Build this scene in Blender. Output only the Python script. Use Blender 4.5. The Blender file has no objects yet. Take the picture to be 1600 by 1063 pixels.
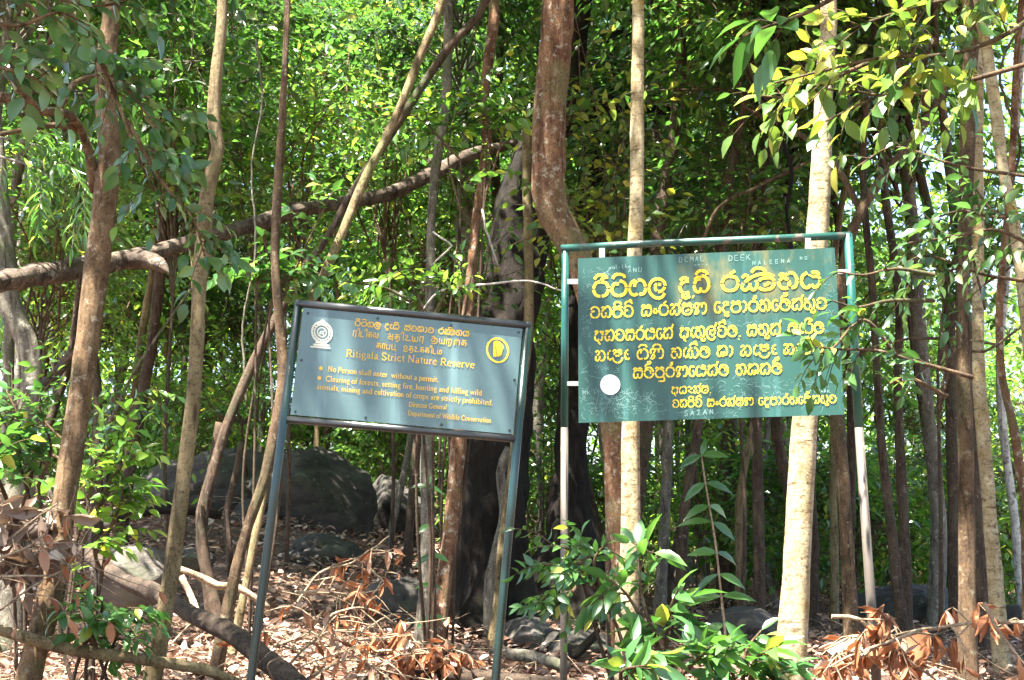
import bpy, bmesh, math, random
import numpy as np
from mathutils import Vector, noise

random.seed(7)
RNG = np.random.default_rng(7)
SC = bpy.context.scene
COL = SC.collection

# ------------------------------------------------------------------ camera
FPX, PITCH, CAMZ = 2198.0, math.radians(8.5), 1.6
cam = bpy.data.cameras.new('camera')
cam.sensor_width = 36.0
cam.lens = 36.0 * FPX / 1600.0
cam.clip_start, cam.clip_end = 0.05, 600.0
cam_o = bpy.data.objects.new('camera', cam)
cam_o.location = (0, 0, CAMZ)
cam_o.rotation_euler = (math.pi / 2 + PITCH, 0, 0)
COL.objects.link(cam_o)
SC.camera = cam_o

# ------------------------------------------------------------------ light
SUN_EL = math.radians(71)
SUN_AZ = (-0.75, -0.66)                      # horizontal direction towards the sun: behind the camera, left
world = bpy.data.worlds.new('World')
SC.world = world
world.use_nodes = True
wn = world.node_tree
bg = wn.nodes['Background']
sky = wn.nodes.new('ShaderNodeTexSky')
sky.sky_type = 'NISHITA'
sky.sun_disc = False
sky.sun_elevation = SUN_EL
sky.sun_rotation = math.atan2(SUN_AZ[0], SUN_AZ[1]) % (2 * math.pi)
sky.dust_density = 2.0
wn.links.new(sky.outputs[0], bg.inputs[0])
bg.inputs[1].default_value = 0.07
sl = bpy.data.lights.new('sun', 'SUN')
sl.energy = 5.0
sl.angle = math.radians(0.55)
sl.color = (1.0, 0.95, 0.86)
so = bpy.data.objects.new('sun', sl)
hx = math.hypot(*SUN_AZ)
to_sun = Vector((SUN_AZ[0] / hx * math.cos(SUN_EL), SUN_AZ[1] / hx * math.cos(SUN_EL), math.sin(SUN_EL)))
so.rotation_euler = to_sun.to_track_quat('Z', 'Y').to_euler()
so.location = (-6, -8, 14)
COL.objects.link(so)
SC.view_settings.view_transform = 'Standard'
SC.view_settings.look = 'None'
SC.view_settings.gamma = 1.0
SC.view_settings.exposure = 3.22
SC.render.engine = 'CYCLES'
SC.cycles.max_bounces = 9
SC.cycles.diffuse_bounces = 5
SC.cycles.glossy_bounces = 3
SC.cycles.transmission_bounces = 5
SC.cycles.sample_clamp_indirect = 10.0
SC.cycles.use_denoising = True

# ------------------------------------------------------------------ helpers
def at(px, py, d):
    """point of the place seen at photo pixel px, py, d metres ahead"""
    u, v = (px - 800.0) / FPX, (531.5 - py) / FPX
    c, s = math.cos(PITCH), math.sin(PITCH)
    dy, dz = c - v * s, s + v * c
    k = d / dy
    return np.array((u * k, d, CAMZ + dz * k))

def sst(a, b, x):
    t = np.clip((x - a) / (b - a), 0, 1)
    return t * t * (3 - 2 * t)

def ground_z(x, y):
    x = np.asarray(x, float); y = np.asarray(y, float)
    z = 0.95 * sst(2.0, 5.0, y)
    s = sst(0.6, -1.9, x)
    z = z + s * (0.95 * sst(6.2, 13.0, y) + 0.055 * np.clip(y - 13, 0, 60))
    z = z + (1 - s) * 0.012 * np.clip(y - 10, 0, 100)
    z = z + 0.05 * np.sin(x * 1.7 + y * 0.6) * np.sin(y * 1.1 - x * 0.4) * sst(4, 7, y)
    return z

def link(o, parent=None):
    COL.objects.link(o)
    if parent is not None:
        o.parent = parent
    return o

def tag(o, label=None, cat=None, group=None, kind=None):
    if label: o['label'] = label
    if cat: o['category'] = cat
    if group: o['group'] = group
    if kind: o['kind'] = kind
    return o

def empty(name, loc, label, cat, group=None):
    o = bpy.data.objects.new(name, None)
    o.empty_display_size = 0.2
    o.location = tuple(float(q) for q in loc)
    link(o)
    return tag(o, label, cat, group)

class MB:
    def __init__(s):
        s.v = []; s.f = []; s.n = 0
    def add(s, V, F, mi=0):
        V = np.asarray(V, float).reshape(-1, 3); F = np.asarray(F, int)
        s.v.append(V); s.f.append((F + s.n, mi)); s.n += len(V)
    def addm(s, V, Fs, mi=0):
        V = np.asarray(V, float).reshape(-1, 3)
        s.v.append(V)
        for F in Fs:
            s.f.append((np.asarray(F, int) + s.n, mi))
        s.n += len(V)
    def mesh(s, name, mats, origin=(0, 0, 0), smooth=True):
        me = bpy.data.meshes.new(name)
        V = np.concatenate(s.v) - np.asarray(origin, float)
        me.vertices.add(len(V)); me.vertices.foreach_set('co', V.astype(np.float32).ravel())
        li = np.concatenate([f.ravel() for f, m in s.f])
        tot = np.concatenate([np.full(len(f), f.shape[1]) for f, m in s.f])
        mi = np.concatenate([np.full(len(f), m) for f, m in s.f])
        st = np.concatenate(([0], np.cumsum(tot)[:-1]))
        me.loops.add(len(li)); me.loops.foreach_set('vertex_index', li.astype(np.int32))
        me.polygons.add(len(tot))
        me.polygons.foreach_set('loop_start', st.astype(np.int32))
        me.polygons.foreach_set('loop_total', tot.astype(np.int32))
        me.polygons.foreach_set('material_index', mi.astype(np.int32))
        me.polygons.foreach_set('use_smooth', np.full(len(tot), smooth))
        for m in (mats if isinstance(mats, (list, tuple)) else [mats]):
            me.materials.append(m)
        me.update(calc_edges=True); me.validate()
        return me
    def build(s, name, mats, parent=None, smooth=True, origin=None):
        if origin is None:
            origin = np.array(parent.location) if parent is not None else (0, 0, 0)
        o = bpy.data.objects.new(name, s.mesh(name, mats, origin, smooth))
        if parent is None:
            o.location = tuple(float(q) for q in origin)
        return link(o, parent)

def unit(a):
    a = np.asarray(a, float)
    return a / np.maximum(np.linalg.norm(a, axis=-1, keepdims=True), 1e-9)

def smooth_path(P, step):
    """Catmull-Rom through rows of P (any columns), about step apart in the first three"""
    P = np.asarray(P, float)
    out = []
    n = len(P)
    for i in range(n - 1):
        p0 = P[i - 1] if i else 2 * P[0] - P[1]
        p1, p2 = P[i], P[i + 1]
        p3 = P[i + 2] if i + 2 < n else 2 * P[-1] - P[-2]
        k = max(1, int(np.linalg.norm((p2 - p1)[:3]) / step + 0.5))
        for j in range(k):
            t = j / k
            out.append(0.5 * (2 * p1 + (p2 - p0) * t + (2 * p0 - 5 * p1 + 4 * p2 - p3) * t * t + (3 * p1 - p0 - 3 * p2 + p3) * t ** 3))
    out.append(P[-1])
    return np.array(out)

def tube(mb, P, R, seg=8, rough=0.0, mi=0, seed=0, cap=True):
    P = np.asarray(P, float); R = np.broadcast_to(np.asarray(R, float), (len(P),)).copy()
    T = unit(np.gradient(P, axis=0))
    ref = np.array((1.0, 0, 0)) if abs(T[0][0]) < 0.8 else np.array((0, 1.0, 0))
    n = len(P)
    A = np.zeros((n, 3)); a = unit(np.cross(T[0], ref))
    for i in range(n):
        a = unit(a - T[i] * np.dot(a, T[i])); A[i] = a
    B = np.cross(T, A)
    th = np.arange(seg) * 2 * math.pi / seg
    rr = np.ones((n, seg))
    if rough and n > 25 and seg >= 12:
        g2 = np.random.default_rng(seed + 77)
        for q in range(max(2, n // 9)):
            i0, j0 = g2.uniform(0, n), g2.uniform(0, seg)
            dj = (np.arange(seg)[None] - j0 + seg / 2) % seg - seg / 2
            rr += g2.choice((.22, -.12)) * np.exp(-((np.arange(n)[:, None] - i0) / 1.1) ** 2 - (dj / 1.1) ** 2)
    if rough:
        s = np.concatenate(([0], np.cumsum(np.linalg.norm(np.diff(P, axis=0), axis=1))))[:, None]
        g = np.random.default_rng(seed + 11)
        for k in range(5):
            m = g.integers(1, 4); f = g.uniform(2, 14); ph = g.uniform(0, 6.3, 3)
            rr += rough * 0.45 * np.sin(m * th[None] + ph[0] + 0.6 * np.sin(f * 0.3 * s + ph[2])) * np.sin(f * s + ph[1])
        rr += rough * 0.5 * g.normal(size=rr.shape)
    V = P[:, None] + (R[:, None] * rr)[..., None] * (np.cos(th)[None, :, None] * A[:, None] + np.sin(th)[None, :, None] * B[:, None])
    i = np.arange(n - 1)[:, None] * seg; j = np.arange(seg)[None]; j2 = (j + 1) % seg
    F = np.stack((i + j, i + j2, i + seg + j2, i + seg + j), -1).reshape(-1, 4)
    V = V.reshape(-1, 3)
    if cap:
        V = np.concatenate((V, P[:1], P[-1:]))
        jj = np.arange(seg)
        c0 = np.stack((np.full(seg, n * seg), (jj + 1) % seg, jj), -1)
        c1 = np.stack((np.full(seg, n * seg + 1), (n - 1) * seg + jj, (n - 1) * seg + (jj + 1) % seg), -1)
        mb.addm(V, (F, c0, c1), mi)
    else:
        mb.add(V, F, mi)

def box(mb, O, X, Y, Z, mi=0):
    """box with corner O and edge vectors X, Y, Z"""
    O, X, Y, Z = (np.asarray(q, float) for q in (O, X, Y, Z))
    V = [O, O + X, O + X + Y, O + Y, O + Z, O + X + Z, O + X + Y + Z, O + Y + Z]
    mb.add(V, [(0, 3, 2, 1), (4, 5, 6, 7), (0, 1, 5, 4), (1, 2, 6, 5), (2, 3, 7, 6), (3, 0, 4, 7)], mi)

# ------------------------------------------------------------------ leaf shapes
def _tmpl_near():
    V = [(0, 0, 0)]
    for t, w in ((.16, .62), (.40, 1.0), (.68, .74)):
        z = -.22 * t * t
        V += [(t, -w, z + .07 * w), (t, 0, z), (t, w, z + .07 * w)]
    V.append((1, 0, -.25))
    T = [(0, 2, 1), (0, 3, 2), (7, 8, 10), (8, 9, 10)]
    Q = []
    for r in (1, 4):
        Q += [(r, r + 1, r + 4, r + 3), (r + 1, r + 2, r + 5, r + 4)]
    return np.array(V, float), (np.array(T), np.array(Q))
def _tmpl_mid():
    V = [(0, 0, 0), (.33, -.95, .04), (.33, .95, .04), (.68, -.68, -.04), (.68, .68, -.04), (1, 0, -.16), (.5, 0, -.06)]
    return np.array(V, float), (np.array([(0, 6, 1), (0, 2, 6), (1, 6, 3), (6, 2, 4), (3, 6, 5), (6, 4, 5)]),)
def _tmpl_far():
    V = [(0, 0, 0), (.4, -1, .05), (.4, 1, .05), (1, 0, -.1)]
    return np.array(V, float), (np.array([(0, 2, 1), (1, 2, 3)]),)
def _tmpl_curl():
    V = []
    rows = ((0, .1), (.2, .7), (.42, 1), (.66, .85), (.85, .5), (1, .05))
    for t, w in rows:
        x = math.sin(t * 2.0) / math.sin(2.0) * .9 if t < .8 else .95 - .15 * (t - .8)
        z = .42 * t * t
        for q in (-1, -.5, 0, .5, 1):
            V.append((t * .9, q * w * .8, z + .22 * w * q * q + .05 * math.sin(9 * t + 4 * q)))
    Q = []
    for r in range(len(rows) - 1):
        for c in range(4):
            a = r * 5 + c
            Q.append((a, a + 1, a + 6, a + 5))
    return np.array(V, float), (np.array(Q),)
T_NEAR, T_MID, T_FAR, T_CURL = _tmpl_near(), _tmpl_mid(), _tmpl_far(), _tmpl_curl()

def leaves(mb, P, D, N, L, W, tm, mi=0):
    P = np.atleast_2d(P); D = unit(np.atleast_2d(D)); N = np.atleast_2d(N)
    n = len(P)
    S = np.cross(N, D)
    bad = np.linalg.norm(S, axis=1) < 1e-4
    S[bad] = np.cross(np.array((0.3, 1, 0.2)), D[bad])
    S = unit(S); U = np.cross(D, S)
    L = np.broadcast_to(L, (n,)); W = np.broadcast_to(W, (n,))
    tv, tf = tm
    k = len(tv)
    V = P[:, None] + tv[None, :, 0, None] * (L[:, None, None] * D[:, None]) + tv[None, :, 1, None] * (0.5 * W[:, None, None] * S[:, None]) \
        + tv[None, :, 2, None] * (L[:, None, None] * U[:, None])
    off = (np.arange(n) * k)[:, None, None]
    mb.addm(V.reshape(-1, 3), [(off + f[None]).reshape(-1, f.shape[1]) for f in tf], mi)

def spray(ml, mt, path, n, L, asp, tm, g, droop=.25, spread=.9, twig=.003, t0=.1, flat=.35, term=True, mi=0):
    """leaves set alternately along a twig"""
    P = smooth_path(path, max(.02, np.linalg.norm(np.diff(path, axis=0), axis=1).sum() / 8))
    T = unit(np.gradient(P, axis=0))
    if mt is not None:
        tube(mt, P, np.linspace(twig, twig * .4, len(P)), 4, cap=False)
    t = np.linspace(t0, 1, n)
    idx = t * (len(P) - 1); i0 = np.minimum(idx.astype(int), len(P) - 2); f = (idx - i0)[:, None]
    p = P[i0] * (1 - f) + P[i0 + 1] * f
    tg = T[i0]
    up = np.array((0, 0, 1.0)) + g.normal(size=3) * flat
    side = unit(np.cross(tg, up)) * np.where(np.arange(n) % 2, 1, -1)[:, None]
    D = tg * .55 + side * spread + g.normal(size=(n, 3)) * .22 + np.array((0, 0, -droop))
    if term:
        D[-1] = tg[-1] + np.array((0, 0, -droop)) * .6
    N = up + g.normal(size=(n, 3)) * flat
    Ls = L * g.uniform(.7, 1.15, n)
    leaves(ml, p, D, N, Ls, Ls * asp * g.uniform(.85, 1.15, n), tm, mi)

# ------------------------------------------------------------------ materials
def new_mat(name):
    m = bpy.data.materials.new(name)
    m.use_nodes = True
    nt = m.node_tree
    return m, nt, nt.nodes['Principled BSDF'], nt.nodes['Material Output']

def nd(nt, t, **kw):
    n = nt.nodes.new(t)
    for k, v in kw.items():
        if k in n.inputs: n.inputs[k].default_value = v
        else: setattr(n, k, v)
    return n

def ramp(nt, fac, stops):
    r = nt.nodes.new('ShaderNodeValToRGB')
    e = r.color_ramp.elements
    while len(e) < len(stops): e.new(0.5)
    for q, (p, c) in zip(e, stops):
        q.position = p; q.color = (*c, 1) if len(c) == 3 else c
    nt.links.new(fac, r.inputs[0])
    return r.outputs[0]

def coords(nt, scale=(1, 1, 1)):
    tc = nt.nodes.new('ShaderNodeTexCoord')
    mp = nt.nodes.new('ShaderNodeMapping')
    mp.inputs['Scale'].default_value = scale
    nt.links.new(tc.outputs['Object'], mp.inputs[0])
    return mp.outputs[0]

def noise_tex(nt, vec, scale, detail=4, rough=.6, dist=0.0):
    n = nd(nt, 'ShaderNodeTexNoise', Scale=scale, Detail=detail, Roughness=rough, Distortion=dist)
    nt.links.new(vec, n.inputs['Vector'])
    return n.outputs[0]

def mixc(nt, fac, a, b, mode='MIX'):
    m = nt.nodes.new('ShaderNodeMix'); m.data_type = 'RGBA'; m.blend_type = mode
    for sock, val in ((m.inputs[0], fac), (m.inputs[6], a), (m.inputs[7], b)):
        if hasattr(val, 'links'): nt.links.new(val, sock)
        elif isinstance(val, tuple): sock.default_value = (*val, 1)
        else: sock.default_value = val
    return m.outputs[2]

def bump(nt, bsdf, h, strength=.5, dist=.01):
    b = nd(nt, 'ShaderNodeBump', Strength=strength, Distance=dist)
    nt.links.new(h, b.inputs['Height'])
    nt.links.new(b.outputs[0], bsdf.inputs['Normal'])

def bark(name, a, b, spot, moss=None, zs=.35, sc=14, spots=.56, rough=.85, bs=.8, lent=False):
    m, nt, P, out = new_mat(name)
    v = coords(nt, (1, 1, zs)); v2 = coords(nt)
    c = ramp(nt, noise_tex(nt, v, sc, 6, .65, .4), [(.35, a), (.65, b)])
    s = ramp(nt, noise_tex(nt, v2, sc * 1.6, 5, .7), [(spots, (0, 0, 0)), (spots + .11, (1, 1, 1))])
    c = mixc(nt, s, c, spot)
    if moss:
        f = ramp(nt, noise_tex(nt, v2, 2.6, 5, .6), [(.52, (0, 0, 0)), (.66, (1, 1, 1))])
        c = mixc(nt, f, c, moss)
    sp = ramp(nt, noise_tex(nt, v2, sc * 5.5, 6, .8), [(.36, (.35, .32, .28)), (.50, (1, 1, 1)), (.64, (1, 1, 1)), (.72, (1.35, 1.33, 1.28))])
    c = mixc(nt, 1.0, c, sp, 'MULTIPLY')
    ln = ramp(nt, noise_tex(nt, coords(nt, (1, 1, 5)) if lent else coords(nt, (1, 1, .12)), 9 if lent else 26, 5, .7, .3), [(.36, (.38, .34, .30)), (.45, (1, 1, 1))])
    c = mixc(nt, 1.0, c, ln, 'MULTIPLY')
    nt.links.new(c, P.inputs['Base Color'])
    P.inputs['Roughness'].default_value = rough
    P.inputs['Specular IOR Level'].default_value = .25
    bump(nt, P, noise_tex(nt, v, sc * 2.2, 8, .8, .5), bs, .03)
    return m

BARK = {
    'pale': bark('pale_smooth_bark', (.30, .22, .11), (.55, .46, .29), (.10, .055, .028), (.34, .23, .075), .6, 13, .57, .8, .8, True),
    'red': bark('reddish_bark', (.10, .044, .024), (.27, .145, .075), (.42, .36, .27), (.17, .14, .065), .5, 16, .535),
    'tan': bark('tan_bark', (.13, .095, .042), (.32, .245, .13), (.065, .042, .022), (.21, .19, .08), .4, 15, .575),
    'brown': bark('brown_bark', (.06, .036, .02), (.18, .115, .062), (.30, .25, .165), (.09, .09, .04), .4, 17, .575),
    'rust': bark('rusty_brown_bark', (.09, .052, .024), (.26, .165, .085), (.34, .29, .20), (.12, .12, .05), .5, 18, .56),
    'grey': bark('grey_bark', (.09, .08, .06), (.25, .22, .17), (.42, .39, .33), (.12, .13, .07), .4, 17, .565),
    'white': bark('whitish_bark', (.36, .33, .28), (.66, .62, .55), (.11, .09, .07), None, .5, 9, .55),
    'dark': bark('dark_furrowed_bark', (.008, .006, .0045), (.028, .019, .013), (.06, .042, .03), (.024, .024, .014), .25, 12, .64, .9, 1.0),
    'dead': bark('weathered_dead_wood', (.035, .024, .017), (.12, .085, .06), (.22, .13, .07), None, 1, 11, .60, .9, 1.0),
    'shade': bark('shaded_brown_bark', (.045, .028, .018), (.13, .085, .055), (.22, .19, .14), (.07, .075, .035), .4, 15, .58),  # darker copy of the brown bark: canopy shade painted into the colour
    'twig': bark('dry_twig_wood', (.26, .18, .11), (.48, .37, .25), (.15, .10, .06), None, 1, 20, .62),
}
# logs lie along any axis: finer even grain
BARK['log'] = bark('log_bark', (.06, .042, .03), (.22, .165, .12), (.40, .35, .29), (.07, .052, .04), 1, 12, .57, .9, 1.0)

def leaf_mat(name, stops, trans, tmix=.42, rough=.38, spec=.5):
    m, nt, P, out = new_mat(name)
    g = nt.nodes.new('ShaderNodeNewGeometry')
    c = ramp(nt, g.outputs['Random Per Island'], stops)
    nt.links.new(c, P.inputs['Base Color'])
    P.inputs['Roughness'].default_value = rough
    P.inputs['Specular IOR Level'].default_value = spec
    tr = nt.nodes.new('ShaderNodeBsdfTranslucent')
    tcol = mixc(nt, 1.0, c, trans, 'MULTIPLY')
    nt.links.new(tcol, tr.inputs[0])
    mx = nt.nodes.new('ShaderNodeMixShader')
    mx.inputs[0].default_value = tmix
    nt.links.new(P.outputs[0], mx.inputs[1]); nt.links.new(tr.outputs[0], mx.inputs[2])
    nt.links.new(mx.outputs[0], out.inputs[0])
    return m

LEAF = {
    'mid': leaf_mat('forest_leaf', [(0, (.028, .072, .016)), (.5, (.055, .125, .025)), (.93, (.10, .185, .036)), (1, (.26, .26, .045))], (2.7, 3.0, 1.9), .42, .24, .85),
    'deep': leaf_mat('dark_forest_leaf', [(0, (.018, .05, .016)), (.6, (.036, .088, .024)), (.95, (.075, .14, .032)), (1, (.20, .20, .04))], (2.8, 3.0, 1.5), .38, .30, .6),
    'lime': leaf_mat('light_forest_leaf', [(0, (.04, .105, .022)), (.5, (.08, .17, .032)), (.93, (.15, .245, .042)), (1, (.32, .31, .05))], (2.7, 2.7, 1.4), .45, .26, .8),
    'yellow': leaf_mat('yellow_green_leaf', [(0, (.04, .10, .025)), (.5, (.09, .155, .03)), (.82, (.20, .225, .035)), (1, (.32, .28, .045))], (2.2, 2.1, 1.2), .4),
    'blue': leaf_mat('blue_green_leaf', [(0, (.028, .068, .028)), (.6, (.05, .105, .036)), (1, (.10, .165, .045))], (2.4, 2.8, 1.4), .3, .3, .6),
    'gloss': leaf_mat('glossy_leaf', [(0, (.028, .08, .024)), (.6, (.05, .125, .034)), (.93, (.085, .175, .04)), (1, (.32, .30, .06))], (2.4, 2.6, 1.2), .28, .3, .6),
    'dead': leaf_mat('dry_leaf', [(0, (.15, .055, .025)), (.45, (.28, .115, .05)), (.75, (.36, .17, .085)), (1, (.42, .32, .26))], (1.5, 1.2, .9), .25, .6, .3),
    'palm': leaf_mat('grey_brown_dry_leaf', [(0, (.09, .055, .038)), (.5, (.19, .125, .085)), (1, (.34, .26, .20))], (1.2, 1.1, .9), .15, .6, .3),
    'litter': leaf_mat('fallen_leaf', [(0, (.07, .033, .019)), (.4, (.20, .105, .066)), (.75, (.38, .245, .175)), (1, (.56, .44, .355))], (1, 1, 1), .1, .7, .3),
}

def ground_mat():
    m, nt, P, out = new_mat('forest_soil')
    v = coords(nt)
    c = ramp(nt, noise_tex(nt, v, 9, 8, .75), [(.32, (.05, .026, .015)), (.5, (.15, .085, .052)), (.62, (.25, .155, .105)), (.75, (.36, .25, .18))])
    d = ramp(nt, noise_tex(nt, v, .9, 4, .6), [(.4, (.55, .5, .45)), (.65, (1, 1, 1))])
    nt.links.new(mixc(nt, 1.0, c, d, 'MULTIPLY'), P.inputs['Base Color'])
    P.inputs['Roughness'].default_value = .95
    bump(nt, P, noise_tex(nt, v, 22, 8, .8), .9, .03)
    return m
M_GROUND = ground_mat()

def rock_mat(name, a, b, lich):
    m, nt, P, out = new_mat(name)
    v = coords(nt); v2 = coords(nt, (1, 1, 2.4))
    c = ramp(nt, noise_tex(nt, v2, 3.2, 8, .7, .6), [(.35, a), (.65, b)])
    s = ramp(nt, noise_tex(nt, v, 11, 6, .7), [(.60, (0, 0, 0)), (.68, (1, 1, 1))])
    c = mixc(nt, s, c, lich)
    mo = ramp(nt, noise_tex(nt, v, 2.1, 5, .65), [(.56, (0, 0, 0)), (.70, (1, 1, 1))])
    c = mixc(nt, mo, c, (.075, .085, .045))
    nt.links.new(c, P.inputs['Base Color'])
    P.inputs['Roughness'].default_value = .9
    bump(nt, P, noise_tex(nt, v2, 14, 8, .75, .4), .8, .03)
    return m
M_ROCK = rock_mat('dark_granite', (.016, .013, .010), (.065, .055, .044), (.16, .145, .125))
M_ROCK2 = rock_mat('grey_granite', (.05, .042, .034), (.14, .12, .10), (.26, .24, .21))

def paint(name, col, rough=.4, spec=.5, worn=None, wscale=30, wpos=.66, metallic=0.0):
    m, nt, P, out = new_mat(name)
    v = coords(nt)
    n1 = noise_tex(nt, v, 5, 5, .6)
    c = ramp(nt, n1, [(.3, tuple(q * .82 for q in col)), (.7, tuple(min(1, q * 1.15) for q in col))])
    if worn:
        f = ramp(nt, noise_tex(nt, v, wscale, 6, .75), [(wpos, (0, 0, 0)), (wpos + .03, (1, 1, 1))])
        c = mixc(nt, f, c, worn)
    nt.links.new(c, P.inputs['Base Color'])
    rr = ramp(nt, n1, [(.3, (rough - .08,) * 3), (.7, (rough + .12,) * 3)])
    nt.links.new(rr, P.inputs['Roughness'])
    P.inputs['Specular IOR Level'].default_value = spec
    P.inputs['Metallic'].default_value = metallic
    bump(nt, P, noise_tex(nt, v, 60, 4, .6), .12, .003)
    return m
M_POSTG = paint('green_post_paint', (.008, .075, .058), .32, .6, (.20, .14, .10), 28, .66)
M_POSTW = paint('worn_bare_pipe', (.085, .07, .055), .65, .5, (.22, .15, .09), 24, .60, .2)
M_RAIL = paint('worn_green_rail_paint', (.014, .07, .056), .4, .5, (.13, .105, .085), 18, .57)
M_DARK = paint('dark_green_frame_paint', (.006, .024, .021), .28, .6, (.5, .47, .43), 40, .70)
M_BLACK = paint('blackish_rail_paint', (.028, .030, .030), .3, .7, (.6, .57, .53), 34, .69)
M_YEL = paint('yellow_sign_paint', (.86, .60, .035), .5, .4, (.72, .44, .03), 26, .60)
M_GOLD = paint('gold_sign_lettering', (.66, .40, .05), .45, .4)
M_CREAM = paint('cream_emblem_print', (.56, .54, .44), .5, .4)
M_WHITE = paint('white_disc_paint', (.92, .92, .90), .6, .3)
M_SCR = paint('scratched_bare_paint', (.22, .36, .33), .6, .3)
M_GALV = paint('grey_steel', (.30, .31, .30), .45, .5, (.2, .15, .1), 30, .62, .3)

def board_green():
    m, nt, P, out = new_mat('weathered_green_board_paint')
    v = coords(nt)
    c = ramp(nt, noise_tex(nt, v, 3.2, 6, .6), [(.3, (.010, .055, .044)), (.7, (.018, .078, .063))])
    st = ramp(nt, noise_tex(nt, coords(nt, (7, 7, .5)), 2.2, 5, .6), [(.55, (0, 0, 0)), (.75, (.8, .8, .8))])
    c = mixc(nt, st, c, (.045, .15, .14))
    # yellow overspray and rust-brown smears left round the stencilled lines
    tc = nt.nodes.new('ShaderNodeTexCoord')
    sp = nt.nodes.new('ShaderNodeSeparateXYZ'); nt.links.new(tc.outputs['Object'], sp.inputs[0])
    mr = nd(nt, 'ShaderNodeMapRange'); mr.interpolation_type = 'SMOOTHSTEP'
    nt.links.new(sp.outputs[2], mr.inputs[0])
    mr.inputs[1].default_value = .34; mr.inputs[2].default_value = .52
    mx = nd(nt, 'ShaderNodeMapRange'); mx.interpolation_type = 'SMOOTHSTEP'
    nt.links.new(sp.outputs[0], mx.inputs[0])
    mx.inputs[1].default_value = .22; mx.inputs[2].default_value = .50
    mu = nt.nodes.new('ShaderNodeMath'); mu.operation = 'MULTIPLY'
    nt.links.new(mr.outputs[0], mu.inputs[0]); nt.links.new(mx.outputs[0], mu.inputs[1])
    f = ramp(nt, noise_tex(nt, coords(nt, (2.0, 2, .9)), 4.5, 6, .62), [(.44, (0, 0, 0)), (.72, (.9, .9, .9))])
    mu2 = nt.nodes.new('ShaderNodeMath'); mu2.operation = 'MULTIPLY'
    nt.links.new(mu.outputs[0], mu2.inputs[0]); nt.links.new(f, mu2.inputs[1])
    c = mixc(nt, mu2.outputs[0], c, (.26, .19, .035))
    nt.links.new(c, P.inputs['Base Color'])
    P.inputs['Roughness'].default_value = .42
    P.inputs['Specular IOR Level'].default_value = .5
    bump(nt, P, noise_tex(nt, v, 40, 5, .6), .08, .003)
    return m
M_BOARDG = board_green()

def board_teal():
    m, nt, P, out = new_mat('faded_teal_board_print')
    v = coords(nt)
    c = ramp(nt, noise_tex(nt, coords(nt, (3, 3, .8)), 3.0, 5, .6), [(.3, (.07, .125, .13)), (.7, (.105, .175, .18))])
    k = ramp(nt, noise_tex(nt, coords(nt, (9, 9, .35)), 1.6, 3, .5), [(.56, (0, 0, 0)), (.70, (.55, .55, .55))])  # pale vertical streaks: glare painted into the colour along with faded stains
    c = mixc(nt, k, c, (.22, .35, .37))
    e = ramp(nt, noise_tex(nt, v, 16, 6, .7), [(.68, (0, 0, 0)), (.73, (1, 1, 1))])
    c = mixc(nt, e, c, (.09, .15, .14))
    nt.links.new(c, P.inputs['Base Color'])
    rr = ramp(nt, noise_tex(nt, v, 4, 4, .6), [(.3, (.16,) * 3), (.7, (.34,) * 3)])
    nt.links.new(rr, P.inputs['Roughness'])
    P.inputs['Specular IOR Level'].default_value = .5
    return m
M_BOARDT = board_teal()

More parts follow.
